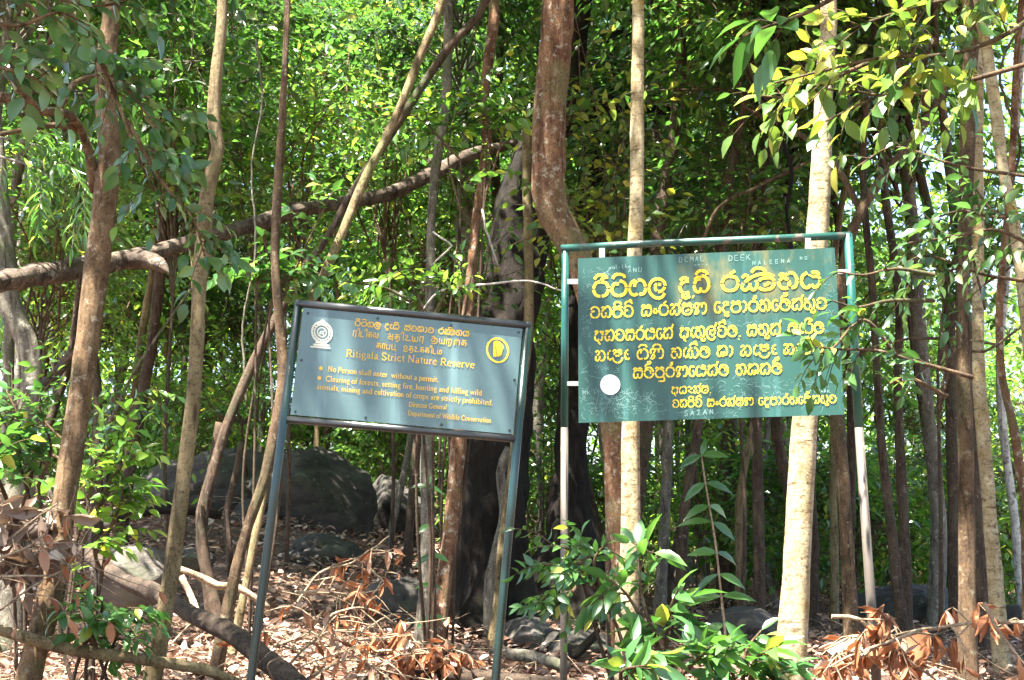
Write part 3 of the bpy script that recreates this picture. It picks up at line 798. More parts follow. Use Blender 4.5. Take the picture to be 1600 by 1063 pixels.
def left_sign():
    A, B, C = at(471, 482, 5.0), at(819, 513, 5.05), at(449, 650, 5.0)
    pl = Plane(A, B, C)
    base = pl.hit(600, 1330); base[2] = float(ground_z(base[0], base[1]))
    e = empty('sign', base, 'smaller tilted teal board with gold English and Tamil lettering in a dark frame', 'sign')
    d = lambda x, y: lerp_depth(pl, x, y)
    for p in (((467, 470), (386, 1110)), ((825, 505), (770, 1110))):
        mb = MB()
        (x0, y0), (x1, y1) = p
        dd = d(x0, 560)
        pts = [(x0, y0, 6.6, dd), ((x0 + x1) / 2, (y0 + y1) / 2, 6.8, dd), (x1, y1, 7.0, dd), (x1 - (x0 - x1) * .25, y1 + (y1 - y0) * .25, 7.0, dd)]
        pix_tube(mb, pts, 14)
        mb.build('post', M_DARK, e)
    mb = MB(); pix_tube(mb, [(463, 474.5, 6.6, d(467, 474)), (640, 491, 6.6, d(640, 490)), (829, 509.5, 6.6, d(826, 509))], 14)
    mb.build('top_rail', M_BLACK, e)
    mb = MB(); pix_tube(mb, [(448, 655.5, 5.8, d(447, 655)), (630, 671, 5.8, d(630, 670)), (808, 686.5, 5.8, d(808, 686))], 14)
    mb.build('bottom_rail', M_BLACK, e)
    cs = [(473.5, 481), (816.5, 511.5), (801.5, 679), (453.5, 648)]
    f = [pl.hit(x, y, .006) for x, y in cs]; b = [v - pl.n * .004 for v in f]
    mb = MB(); mb.add(f + b, [(0, 3, 2, 1), (4, 5, 6, 7), (0, 1, 5, 4), (1, 2, 6, 5), (2, 3, 7, 6), (3, 0, 4, 7)])
    org = f[3]
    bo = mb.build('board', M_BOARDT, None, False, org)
    bo.parent = e; bo.location = tuple(org - np.array(e.location))
    def on_board(name, mb2, mat, sm=False):
        o = mb2.build(name, mat, None, sm, org); o.location = (0, 0, 0); o.parent = bo
        return o
    K = lambda x, y: (440 + x / 4.0, 460 + y / 4.0)
    L = MB()
    def word(tb, toks, x0, y0, x1, y1, h, w, gap):
        st, adv = layout(tb, toks.split(), gap)
        (a, b_), (c, d_) = K(x0, y0), K(x1, y1)
        put_text(L, pl, .0075, st, adv, a, b_, c, d_, h / 4.0, w * h / 400.0, 8)
    yb = lambda x: 197 + (x - 455) * .0955
    for t, x0, x1 in (('ra i tta i ga la', 455, 620), ('da ae dda i', 642, 735), ('sa half va ha aa va', 765, 950), ('ra kssa i ta ya', 978, 1172)):
        word(SI, t, x0, yb(x0), x1, yb(x1), 35, 20, 6)
    yt = lambda x: 262 + (x - 443) * .087
    for t, x0, x1 in (('ra i da i ka la', 443, 605), ('a tha i u ya ra dot', 660, 888), ('I ya rra dot ai ka', 930, 1155)):
        word(TA, t, x0, yt(x0), x1, yt(x1), 62, 9.5, 8)
    yt2 = lambda x: 336 + (x - 590) * .1
    for t, x0, x1 in (('ka aa pa dot pu', 590, 720), ('o tha u ka dot ka i da ma dot', 757, 1000)):
        word(TA, t, x0, yt2(x0), x1, yt2(x1), 58, 9.5, 8)
    for t, a, b_, c, d_, h in (('Ritigala Strict Nature Reserve', 400, 389, 1207, 463, 45), ('No Person shall enter  without a permit.', 288, 482, 980, 550, 33),
                               ('Clearing of forests, setting fire, hunting and killing wild', 275, 543, 1252, 633, 33),
                               ('animals, mining and cultivation of crops are strictly prohibited.', 217, 592, 1320, 694, 33),
                               ('Director General', 793, 703, 1032, 720, 30), ('Department of Wildlife Conservation', 788, 757, 1310, 804, 31)):
        p, q = K(a, b_), K(c, d_)
        put_english(L, pl, .0075, t, *p, *q, h / 4.0, 1.05)
    for cx, cy in ((245, 463), (236, 523)):
        x, y = K(cx, cy)
        V = [pl.hit(x, y, .0075)] + [pl.hit(x + 3 * math.cos(t), y + 3.2 * math.sin(t), .0075) for t in np.linspace(0, 2 * math.pi, 17)[:-1]]
        L.add(V, [(0, 1 + (i + 1) % 16, 1 + i) for i in range(16)])
    on_board('lettering', L, M_GOLD)
    # round elephant badge
    def ring(mb, cx, cy, rx, ry, w, off=.0075, tilt=.095):
        t = np.linspace(0, 2 * math.pi, 41)
        P = np.stack((cx + rx * np.cos(t), cy + ry * np.sin(t) + tilt * rx * np.cos(t)), 1)
        P = np.array([K(*p) for p in P])
        ribbon(mb, P, w / 4.0, pl, off)
    def blob(mb, pts, off=.0077):
        P = smooth_path(np.array(pts + pts[:1], float), 6)[:-1]
        c = P.mean(0)
        V = [pl.hit(*K(*c), off)] + [pl.hit(*K(*p), off) for p in P]
        n = len(P)
        mb.add(V, [(0, 1 + (i + 1) % n, 1 + i) for i in range(n)])
    E_ = MB(); ring(E_, 1350, 350, 66, 74, 11)
    body = [(1322, 300), (1340, 290), (1365, 298), (1386, 325), (1384, 345), (1366, 352), (1350, 330), (1332, 322)]
    blob(E_, body)
    for w, p in ((20, [(1334, 305), (1332, 345), (1335, 390)]), (22, [(1356, 320), (1356, 350), (1360, 388)]), (14, [(1376, 335), (1370, 365), (1362, 385)]), (11, [(1332, 330), (1345, 340)])):
        ribbon(E_, smooth_path(np.array([K(*q) for q in p]), 2), w / 4, pl, .0079)
    on_board('elephant_badge', E_, M_YEL)
    # state emblem
    C_ = MB()
    for rr, w in ((62, 12), (46, 8), (28, 6)): ring(C_, 252, 238, rr, rr * 1.03, w)
    blob(C_, [(236, 170), (250, 158), (268, 162), (276, 182), (284, 196), (254, 186), (226, 192)])
    for y, x0, x1, w in ((300, 212, 282, 12), (314, 198, 298, 12), (327, 180, 304, 10)):
        ribbon(C_, np.array([K(x0, y), K(x1, y + (x1 - x0) * .095 * .8)]), w / 4, pl, .0079)
    for p in ([(236, 246), (246, 232), (262, 236), (268, 226)], [(240, 252), (240, 262)], [(262, 250), (264, 262)], [(238, 244), (264, 246)]):
        ribbon(C_, smooth_path(np.array([K(*q) for q in p], float), 2), 1.6, pl, .0079)
    for k in range(18):
        t = k * math.pi / 9
        ribbon(C_, np.array([K(252 + 50 * math.cos(t), 238 + 51 * math.sin(t)), K(252 + 58 * math.cos(t), 238 + 60 * math.sin(t))]), 1.3, pl, .0079)
    on_board('crest', C_, M_CREAM)
    for cx, cy in ((85, 732), (525, 770), (1000, 815), (1425, 850), (123, 412), (1455, 535), (1482, 237), (1060, 195), (600, 150), (165, 118)):
        x, y = K(cx, cy); r = 2.2
        mb = MB()
        V = [pl.hit(x, y, .011)] + [pl.hit(x + r * .7 * math.cos(t), y + r * .7 * math.sin(t), .0105) for t in np.linspace(0, 2 * math.pi, 9)[:-1]] \
            + [pl.hit(x + r * math.cos(t), y + r * math.sin(t), .0062) for t in np.linspace(0, 2 * math.pi, 9)[:-1]]
        mb.addm(np.array(V), ([(0, 1 + (i + 1) % 8, 1 + i) for i in range(8)], [(1 + i, 1 + (i + 1) % 8, 9 + (i + 1) % 8, 9 + i) for i in range(8)]))
        on_board('bolt', mb, M_DARK)
left_sign()

# ------------------------------------------------------------------ crowns shared by many trees
def crown_proto(seed, R, nclump, nspr, nleaf, L, asp, tm, leafm, barkm, stem=.02, base=-1.0, clump_r=.42, flat=.35):
    g = np.random.default_rng(seed)
    ml, mt = MB(), MB()
    R = np.array(R)
    for c in range(nclump):
        d = unit(g.normal(size=3)); d[2] = d[2] * .9 + .05
        cc = d * R * g.uniform(.35, 1.0)
        z0 = base * R[2] + (cc[2] + R[2]) * g.uniform(.25, .6)
        a = np.array((0, 0, min(z0, cc[2])))
        midp = (a + cc) / 2 + np.array((0, 0, .12 * np.linalg.norm(cc - a))) + g.normal(size=3) * .08 * R
        P = smooth_path(np.array([a, midp, cc]), .25)
        tube(mt, P, np.linspace(stem, stem * .35, len(P)), 5, cap=False)
        rad = R.mean() * clump_r * g.uniform(.6, 1.25)
        for s in range(nspr):
            st = cc + g.normal(size=3) * rad * np.array((.45, .45, .32))
            out = unit(st - cc * .6 + g.normal(size=3) * rad * .5); out[2] = out[2] * .5 - .05
            ln = L * nleaf * .42 * g.uniform(.7, 1.2)
            p2 = st + out * ln + np.array((0, 0, -.12 * ln))
            spray(ml, mt, np.array([cc, st, st + out * ln * .55 + np.array((0, 0, .03)), p2]), nleaf, L * g.uniform(.8, 1.2), asp, tm, g, .25, .9, .0035, .3, flat)
    return ml.mesh('crown', leafm, smooth=False), mt.mesh('limbs', barkm)

CROWNS = {
    'canopy': crown_proto(21, (2.4, 2.4, 2.2), 26, 26, 7, .13, .56, T_MID, LEAF['mid'], BARK['brown'], .024, clump_r=.30),
    'canopy_lime': crown_proto(22, (2.2, 2.2, 2.4), 24, 26, 7, .115, .54, T_MID, LEAF['lime'], BARK['grey'], .024, clump_r=.30),
    'under': crown_proto(23, (1.4, 1.4, 1.9), 20, 20, 7, .115, .56, T_MID, LEAF['mid'], BARK['brown'], .013, clump_r=.33),
    'under_lime': crown_proto(24, (1.5, 1.4, 1.8), 20, 20, 7, .10, .55, T_MID, LEAF['lime'], BARK['brown'], .013, clump_r=.33),
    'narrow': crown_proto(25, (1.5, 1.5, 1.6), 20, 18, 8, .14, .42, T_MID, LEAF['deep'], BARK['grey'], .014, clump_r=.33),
    'shrub': crown_proto(26, (.95, .95, .9), 14, 15, 8, .10, .5, T_MID, LEAF['lime'], BARK['brown'], .008),
    'shrub_deep': crown_proto(27, (.9, .9, .85), 14, 15, 7, .105, .48, T_MID, LEAF['mid'], BARK['brown'], .008),
    'small': crown_proto(28, (1.3, 1.3, 1.0), 12, 14, 7, .115, .48, T_MID, LEAF['mid'], BARK['brown'], .014, clump_r=.30),
}
def put_crown(e, loc, kind, s, rz, name='crown'):
    cm, lm = CROWNS[kind]
    loc = np.asarray(loc, float) - np.array(e.location)
    for nm, me in ((name, cm), ('limbs', lm)):
        o = bpy.data.objects.new(nm, me)
        o.location = tuple(loc); o.rotation_euler = (0, 0, rz)
        o.scale = s if isinstance(s, tuple) else (s, s, s)
        link(o, e)

# ------------------------------------------------------------------ trees traced from the photograph
def traced_tree(label, bk, pts, d0, d1, top=None, crown=None, cs=1.0, limbs=(), name='tree', cat='tree', group=None, seg=12, rough=.07, flare=1.25, bare_top=False, clen=2.2):
    """pts run top to bottom: (px, py, radius px); depth runs d0 (top) to d1 (bottom)"""
    n = len(pts)
    ys = np.array([p[1] for p in pts], float)
    dd = d0 + (d1 - d0) * (ys - ys[0]) / max(1, ys[-1] - ys[0])
    Q = [np.array((*at(x, y, d), r * d / FPX)) for (x, y, r), d in zip(pts, dd)]
    # down to the soil
    a, b = Q[-2], Q[-1]
    k = 0
    while Q[-1][2] > ground_z(Q[-1][0], Q[-1][1]) - .12 and k < 30:
        st = (b - a)[:3]; st = st / max(1e-6, np.linalg.norm(st)) * .22
        if st[2] > -.1: st = np.array((0, 0, -.22))
        nq = Q[-1].copy(); nq[:3] += st; nq[3] *= (1 + (flare - 1) * .5)
        Q.append(nq); k += 1
    # and up to its crown
    if not bare_top:
        st = unit((Q[0] - Q[1])[:3]); st = unit(st * .6 + np.array((0, 0, .8)))
        up = top if top else 7.2
        g = np.random.default_rng(int(abs(pts[0][0]) * 7 + 3))
        ext = []
        cur = Q[0].copy()
        while cur[2] < up:
            st = unit(st + g.normal(size=3) * .10 + np.array((0, 0, .12)))
            cur = cur.copy(); cur[:3] += st * .7; cur[3] *= .93
            ext.append(cur)
        Q = ext[::-1] + Q
    Q = np.array(Q)
    base = np.array((Q[-1][0], Q[-1][1], float(ground_z(Q[-1][0], Q[-1][1]))))
    e = empty(name, base, label, cat, group)
    S = smooth_path(Q, .09)
    mb = MB(); tube(mb, S[:, :3], np.maximum(S[:, 3], .003), seg, rough, seed=int(pts[0][0] + 2000))
    mb.build('trunk', BARK[bk], e)
    for lb in limbs:
        P = np.array([(*at(x, y, d), r * d / FPX) for x, y, r, d in lb])
        P = smooth_path(P, .07)
        mb = MB(); tube(mb, P[:, :3], P[:, 3], 8, rough, seed=int(lb[0][0]))
        mb.build('limb', BARK[bk], e)
    if crown:
        put_crown(e, S[0][:3] + np.array((0, 0, -.3)), 'small' if d1 < 9 else crown, cs * ((1.5 if pts[0][0] > 860 else .62) if d1 < 9 else 1.0), pts[0][0] * .7)
    return e

traced_tree('rusty brown near tree at the left edge that forks towards the left below the top', 'rust',
    [(176, -10, 14), (166, 90, 16), (165, 170, 17), (172, 250, 19), (150, 420, 20), (128, 600, 19), (98, 800, 18), (84, 900, 22), (60, 1000, 19), (45, 1063, 20)], 5.3, 5.1,
    crown='canopy', cs=.9, limbs=[[(150, 300, 10, 5.28), (140, 240, 8, 5.2), (128, 205, 7, 5.15), (85, 196, 5, 5.0), (0, 210, 4, 4.9)], [(130, 210, 6, 5.15), (110, 180, 7, 5.0), (60, 172, 8, 4.9), (0, 150, 9, 4.8)],
        [(60, 172, 7, 4.9), (30, 140, 6, 4.8), (12, 118, 5, 4.7), (60, 92, 4, 4.7), (80, 60, 4, 4.6), (84, 28, 3, 4.6)], [(90, 178, 5, 5.0), (115, 130, 4, 5.1), (160, 115, 3, 5.2)]])
traced_tree('slim tan near tree standing left of the smaller sign, second from the left edge', 'tan',
    [(348, -5, 9), (338, 120, 10), (334, 190, 11), (341, 230, 11), (325, 300, 12), (315, 400, 12), (308, 520, 11), (300, 640, 12), (286, 750, 12), (270, 880, 13), (256, 960, 13), (238, 1070, 14)], 5.5, 5.3, crown='canopy', cs=.7)
traced_tree('crooked grey brown stem just left of the smaller sign\'s left post', 'brown',
    [(450, -10, 5), (447, 60, 5), (441, 180, 6), (432, 330, 7), (430, 420, 7), (438, 520, 8), (443, 600, 10), (425, 700, 10), (415, 745, 9), (385, 830, 8), (365, 910, 9), (342, 1020, 11)], 6.5, 6.3, top=6.5, crown='under', cs=.8)
traced_tree('pale thin trunk slanting down left behind the smaller sign\'s top left corner', 'tan',
    [(690, 0, 7), (655, 90, 7), (620, 180, 7), (590, 240, 7), (565, 290, 7.5), (545, 340, 7.5), (515, 410, 7), (488, 470, 7), (460, 540, 7), (436, 640, 6.5), (416, 750, 7), (398, 840, 6), (385, 910, 6), (376, 955, 6.5)], 7.6, 7.0, top=7, crown='under_lime', cs=.9)
traced_tree('dark brown thin trunk slanting from the top middle down to the left bank', 'shade',
    [(760, 0, 6), (700, 75, 6.5), (640, 165, 7), (600, 225, 7), (560, 285, 6), (545, 310, 6), (500, 390, 6), (470, 425, 7.5), (420, 520, 7.5), (385, 590, 8), (350, 680, 8), (335, 730, 8), (318, 800, 8), (314, 850, 9), (325, 900, 9)], 8.0, 7.6, top=7.5, crown='under', cs=.9)
traced_tree('slender grey lichen trunk seen above and below the smaller sign, left of the reddish one', 'grey',
    [(700, 0, 8), (697, 150, 8), (685, 230, 8), (675, 330, 7), (672, 480, 7), (668, 700, 10), (668, 850, 11), (662, 1000, 14)], 8.6, 8.2, crown='canopy_lime', cs=.7)
traced_tree('slender reddish trunk against the big dark tree, behind the smaller sign\'s right half', 'red',
    [(772, -5, 9), (768, 60, 9), (757, 150, 8), (760, 230, 8), (745, 340, 8), (735, 440, 9), (725, 560, 10), (716, 700, 12), (702, 840, 12), (690, 940, 12), (680, 1008, 14)], 8.2, 7.8, crown='canopy', cs=.75)
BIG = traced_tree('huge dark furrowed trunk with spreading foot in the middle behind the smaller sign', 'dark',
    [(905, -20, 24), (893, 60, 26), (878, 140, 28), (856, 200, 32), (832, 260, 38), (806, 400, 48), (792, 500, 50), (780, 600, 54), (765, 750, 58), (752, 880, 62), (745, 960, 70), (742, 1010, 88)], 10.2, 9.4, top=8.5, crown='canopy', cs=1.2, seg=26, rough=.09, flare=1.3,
    limbs=[[(862, 210, 26, 9.9), (838, 230, 26, 9.9), (828, 300, 26, 9.9), (818, 380, 20, 9.8)], [(800, 760, 18, 9.3), (812, 880, 18, 9.2), (822, 1000, 26, 9.1)], [(840, 240, 14, 10.0), (900, 190, 12, 10.2), (960, 168, 9, 10.5), (1060, 175, 7, 10.8)]])
put_crown(BIG, (-1.0, 8.5, 7.0), 'canopy', .85, 1.0)  # extra unseen crown, added sunward to keep the huge trunk in shade
traced_tree('thin pale climbing stem running up the right side of the huge dark trunk', 'tan',
    [(822, 190, 7), (823, 300, 7), (826, 420, 7), (826, 510, 8), (817, 600, 7), (806, 690, 8), (797, 760, 7), (786, 850, 8), (777, 960, 9), (768, 1030, 12)], 9.0, 8.6, bare_top=True, name='liana', cat='liana')
traced_tree('whitish sunlit trunk between the fallen limb and the smaller sign\'s top', 'white',
    [(745, -5, 10), (738, 100, 12), (733, 180, 11), (730, 250, 13), (724, 330, 15), (727, 420, 12), (725, 500, 12), (722, 620, 13), (715, 780, 14), (708, 880, 15)], 12.5, 12, top=9, crown='canopy_lime', cs=1)
traced_tree('stout reddish trunk bending right behind the larger sign\'s left post', 'red',
    [(874, -10, 26), (866, 80, 26), (860, 150, 26), (857, 230, 27), (858, 300, 27), (868, 340, 26), (890, 378, 24), (912, 430, 22), (935, 520, 21), (955, 640, 20), (960, 700, 20), (968, 800, 20), (974, 880, 20), (978, 1000, 24)], 7.2, 7.4, crown='canopy', cs=1.0, seg=18)
traced_tree('pale cream trunk behind the left part of the larger sign', 'pale',
    [(997, -10, 9.5), (996, 150, 10.5), (995, 300, 11.5), (992, 400, 12), (988, 540, 13), (986, 650, 14), (985, 760, 15), (984, 860, 15), (980, 960, 17), (978, 1050, 18)], 6.7, 6.5, top=7.5, crown='canopy_lime', cs=.9, seg=16, rough=.035)
traced_tree('thick pale cream trunk behind the right part of the larger sign', 'pale',
    [(1294, -10, 13), (1288, 120, 14), (1285, 220, 16), (1280, 320, 17), (1272, 450, 18), (1262, 600, 19), (1254, 700, 20), (1248, 820, 21), (1242, 940, 22), (1233, 1070, 25)], 6.0, 5.8, top=7.5, crown='canopy', cs=.9, seg=18, rough=.035)
traced_tree('curved grey trunk at the far left edge below the fallen limb', 'grey',
    [(-12, 100, 11), (-5, 230, 12), (3, 330, 14), (8, 420, 17), (15, 480, 18), (40, 530, 17), (50, 580, 16), (45, 640, 17), (38, 700, 20), (30, 770, 24)], 8.0, 7.8, top=6.5, crown='canopy', cs=.8)
traced_tree('brown straight trunk near the right edge with a pale twisted one beside it', 'brown',
    [(1528, -10, 12), (1518, 70, 12), (1513, 160, 12), (1510, 300, 12), (1506, 420, 11), (1505, 560, 11.5), (1509, 700, 12), (1511, 860, 13), (1512, 1000, 15)], 6.6, 6.4, crown='canopy_lime', cs=.8)
traced_tree('twisted yellowish trunk leaning out to the right edge at the top right', 'pale',
    [(1528, -10, 8), (1542, 80, 9), (1556, 170, 10), (1566, 260, 9), (1582, 330, 9), (1592, 400, 9), (1604, 500, 10), (1622, 700, 11), (1640, 900, 13)], 6.3, 6.1, crown='under_lime', cs=.8)
traced_tree('yellowish mottled trunk rising right beside the brown one near the right edge', 'pale',
    [(1528, 250, 9), (1529, 400, 9), (1528, 480, 9), (1530, 600, 10), (1538, 700, 11), (1548, 820, 11), (1556, 920, 12), (1562, 1000, 13)], 7.2, 7.0, top=6.8, crown='under', cs=.8)
traced_tree('thin brown trunk leaning left from the top right over the larger sign\'s right corner', 'brown',
    [(1478, 130, 6), (1458, 170, 6), (1425, 220, 7), (1400, 250, 7), (1345, 330, 8), (1322, 400, 8), (1312, 470, 8), (1308, 600, 9), (1318, 760, 10), (1326, 900, 11)], 8.2, 8.0, bare_top=True,
    limbs=[[(1345, 330, 6, 8.2), (1300, 250, 5, 8.3), (1235, 200, 4, 8.4)], [(1450, 180, 5, 8.2), (1440, 150, 4, 8.1), (1400, 95, 3, 8.0)]])
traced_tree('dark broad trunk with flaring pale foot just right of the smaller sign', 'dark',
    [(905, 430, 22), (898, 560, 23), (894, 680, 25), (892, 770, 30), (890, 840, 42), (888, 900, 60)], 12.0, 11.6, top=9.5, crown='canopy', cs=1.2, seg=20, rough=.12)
THIN = [
 ('dark slim trunk left of the smaller sign that leans right towards its top', 'shade', [(262, 300, 8), (250, 430, 9), (240, 520, 9), (226, 600, 9), (212, 680, 9), (202, 740, 10)], 10.5),
 ('pale slim trunk beside the leaning dark one in the left background', 'tan', [(245, 380, 5), (236, 440, 6), (222, 520, 6.5), (212, 600, 6), (204, 660, 6), (198, 730, 7)], 11.5),
 ('thin brown trunk in the left background close behind the rusty near tree', 'shade', [(150, 380, 6), (140, 520, 7), (152, 600, 7), (152, 720, 8)], 10),
 ('thin whitish trunk at the far left behind the fallen limb', 'white', [(42, 130, 5), (38, 250, 6), (30, 420, 6), (28, 560, 6), (20, 700, 7)], 13),
 ('thin grey trunk under the smaller sign, leftmost of those seen below its bottom rail', 'grey', [(648, 560, 5), (640, 690, 5), (622, 780, 6), (610, 840, 6), (606, 900, 7)], 12),
 ('reddish slim trunk under the smaller sign beside the grey one', 'shade', [(660, 560, 7), (652, 690, 7), (642, 800, 7), (636, 880, 8)], 11),
 ('thin pale grey trunk seen right of the smaller sign at its foot', 'grey', [(850, 560, 4), (842, 680, 5), (845, 800, 5), (842, 900, 6)], 14),
 ('grey green thin trunk between the two pale cream trunks, nearest the left one', 'grey', [(1046, 560, 7), (1044, 670, 8), (1040, 780, 8), (1034, 900, 9)], 10.5),
 ('brown thin trunk leaning right between the two pale cream trunks', 'shade', [(1105, 560, 6), (1088, 680, 7), (1070, 800, 8), (1062, 930, 9)], 9.5),
 ('brown straight trunk close left of the thicker pale cream trunk', 'shade', [(1184, 560, 8), (1183, 680, 8), (1185, 820, 9), (1187, 960, 10)], 10),
 ('dark straight trunk right behind the thicker pale cream trunk', 'shade', [(1268, 680, 9), (1265, 760, 9), (1270, 860, 10), (1268, 940, 11)], 11),
 ('slim tan trunk between the thicker pale trunk and the right post, left of a pair', 'tan', [(1302, 640, 6), (1302, 760, 6), (1304, 880, 7), (1303, 960, 8)], 10.8),
 ('slim brown trunk beside the larger sign\'s right post, right of a pair', 'shade', [(1330, 640, 7), (1330, 760, 7), (1328, 880, 7), (1326, 950, 8)], 11.2),
 ('dark thin trunk leaning left just right of the larger sign\'s right post', 'shade', [(1362, 440, 6), (1370, 580, 6), (1378, 700, 7), (1392, 820, 8), (1404, 930, 9)], 9.2),
 ('straight dark trunk right of the larger sign in front of the streaked boulder', 'shade', [(1405, 470, 7), (1403, 600, 7), (1408, 740, 8), (1414, 860, 9), (1416, 950, 10)], 9.6),
 ('thin dark leaning pole in the right background, left of the brown straight trunk', 'shade', [(1422, 500, 4), (1440, 640, 4), (1462, 760, 5), (1482, 880, 5), (1492, 960, 6)], 12),
 ('dark trunk touching the brown straight trunk on its left in the right background', 'shade', [(1482, 480, 9), (1486, 640, 9), (1490, 800, 10), (1493, 930, 11)], 10.2),
 ('brown trunk between the brown straight one and the mottled yellowish one', 'shade', [(1515, 560, 9), (1520, 700, 9), (1528, 820, 10), (1534, 950, 11)], 9.0),
 ('whitish gnarled trunk at the right edge below the middle', 'white', [(1562, 560, 6), (1568, 680, 7), (1584, 800, 7), (1592, 880, 8), (1598, 960, 9)], 11),
 ('reddish twisted stem at the right edge beside the whitish gnarled trunk', 'red', [(1562, 470, 6), (1566, 590, 6), (1580, 650, 7), (1592, 720, 8), (1602, 800, 8), (1606, 960, 9)], 7.5),
 ('twisted grey hanging stem along the huge dark trunk\'s foot', 'grey', [(796, 700, 7), (782, 740, 8), (790, 800, 9), (776, 860, 9), (766, 910, 9), (764, 1000, 10)], 9.0),
 ('thin stem left of the smaller sign\'s left post, standing in the bank before the boulder', 'shade', [(378, 690, 5), (366, 750, 5), (354, 800, 5), (356, 828, 5)], 9.5),
 ('dark crooked sapling on the left bank left of the thin tan near one', 'shade', [(342, 660, 6), (330, 740, 7), (314, 800, 8), (318, 860, 9), (326, 925, 9)], 7.9),
]
for k, (lb, bk, pts, d) in enumerate(THIN):
    low = lb.startswith('thin stem') or lb.startswith('dark crooked') or lb.startswith('twisted grey')
    traced_tree(lb, bk, pts, d, d, top=5.0 + (k % 4) * .9, crown=None if low else ('under', 'narrow', 'under_lime', 'canopy')[k % 4], cs=.8, seg=8, bare_top=low,
                name='liana' if 'hanging' in lb else ('sapling' if low else 'tree'), cat='liana' if 'hanging' in lb else ('sapling' if low else 'tree'))

# ------------------------------------------------------------------ trees and bushes of the background
def trunk_proto(seed, h, r, bk, bend=.35):
    g = np.random.default_rng(seed)
    n = 9
    P = np.zeros((n, 4)); P[:, 2] = np.linspace(-.25, h, n)
    P[:, 0] = np.cumsum(g.normal(size=n)) * bend * .22; P[:, 1] = np.cumsum(g.normal(size=n)) * bend * .22
    P[:, :2] -= P[0, :2]
    P[:, 3] = r * np.linspace(1.15, .45, n)
    S = smooth_path(P, .3)
    mb = MB(); tube(mb, S[:, :3], S[:, 3], 8, .06, seed=seed)
    return mb.mesh('trunk', BARK[bk]), P[-1, :3]

TYPES = {
    'tall': [(trunk_proto(31, 10.5, .085, 'grey'), 'canopy', .8, 'grey'), (trunk_proto(32, 9.8, .07, 'shade'), 'canopy_lime', .9, 'brown'), (trunk_proto(33, 11.2, .10, 'shade'), 'canopy', .95, 'brown')],
    'pole': [(trunk_proto(34, 7.2, .05, 'grey'), 'narrow', .75, 'grey'), (trunk_proto(35, 7.8, .055, 'shade', .5), 'under_lime', .75, 'brown'), (trunk_proto(36, 6.9, .04, 'grey', .5), 'under', .7, 'grey')],
    'young': [(trunk_proto(37, 4.6, .03, 'shade', .5), 'under', 1.0, 'brown'), (trunk_proto(38, 4.2, .028, 'grey', .5), 'under_lime', 1.0, 'grey'), (trunk_proto(39, 5.0, .033, 'tan', .4), 'narrow', 1.0, 'tan')],
    'bush': [(trunk_proto(40, 1.0, .016, 'shade', .3), 'shrub', 1.0, 'brown'), (trunk_proto(41, .9, .016, 'grey', .3), 'shrub_deep', 1.0, 'grey')],
}
CATN = {'tall': ('tree', 'tree', 'tall {b} barked canopy tree'), 'pole': ('tree', 'tree', 'slender {b} pole tree'), 'young': ('sapling', 'sapling', 'leafy {b} stemmed understorey sapling'), 'bush': ('bush', 'bush', 'low leafy bush')}
def zone(px):
    return ('at the left edge' if px < 210 else 'left of the smaller sign' if px < 440 else 'behind the smaller sign' if px < 830
            else 'between the two signs' if px < 900 else 'behind the larger sign' if px < 1340 else 'right of the larger sign')
PLACED = [(BIG.location.x, BIG.location.y, .9)]
def scatter(kind, n, d0, d1, sep, seed, xlim=None, grow=1.0):
    g = np.random.default_rng(seed)
    tries = 0; c = 0
    while c < n and tries < n * 60:
        tries += 1
        y = math.sqrt(g.uniform(d0 * d0, d1 * d1))
        x = g.uniform(-1, 1) * (.375 * y + .7)
        px = 800 + x / y * FPX
        if xlim and not xlim(px, y): continue
        if any((x - a) ** 2 + (y - b) ** 2 < max(sep, s) ** 2 * .6 for a, b, s in PLACED): continue
        PLACED.append((x, y, sep * .5))
        (tm, tip), ck, cs, bn = TYPES[kind][g.integers(len(TYPES[kind]))]
        nm, cat, ph = CATN[kind]
        dist = 'near' if y < 12.5 else 'in the middle distance' if y < 20 else 'far back'
        lab = f"{ph.format(b=bn)} {dist} {zone(px)}"
        s = g.uniform(.85, 1.2) * grow
        e = empty(nm, (x, y, float(ground_z(x, y))), lab, cat, lab + 's')
        e['group'] = lab.replace(' tree ', ' trees ').replace(' sapling ', ' saplings ').replace(' bush ', ' bushes ')
        e.scale = (s, s, s * g.uniform(.92, 1.1)); e.rotation_euler = (0, 0, g.uniform(0, 6.28))
        t = bpy.data.objects.new('stem' if kind == 'bush' else 'trunk', tm); link(t, e)
        cm, lm = CROWNS[ck]
        dz = {'tall': -.9, 'pole': -.9, 'young': -.9, 'bush': -.1}[kind]
        for q, me in (('foliage' if kind == 'bush' else 'crown', cm), ('limbs', lm)):
            o = bpy.data.objects.new(q, me); o.location = (tip[0], tip[1], tip[2] + dz); o.scale = (cs,) * 3; o.rotation_euler = (0, 0, g.uniform(0, 6.28)); link(o, e)
        c += 1
left_clear = lambda px, y: not (190 < px < 720 and y < 15.5)
glade = lambda px, y: px > 1240 and 11.5 < y < 34
scatter('tall', 11, 12, 25, 1.6, 101, lambda px, y: not (190 < px < 720 and y < 13.5) and not glade(px, y))
scatter('pole', 40, 9.5, 27, 1.0, 102, lambda px, y: left_clear(px, y) and not (600 < px < 960 and y < 11.5) and not glade(px, y))
scatter('young', 60, 9.5, 27, .8, 103, lambda px, y: not (190 < px < 720 and y < 14.5) and not (600 < px < 960 and y < 11.5) and not (px > 1240 and y < 22))
scatter('bush', 120, 13.0, 33, .6, 104, lambda px, y: left_clear(px, y))

scatter('pole', 26, 12.5, 28, .45, 105, lambda px, y: 830 < px < 1260, .75)
scatter('pole', 8, 16, 30, .45, 106, lambda px, y: px > 1260, .7)

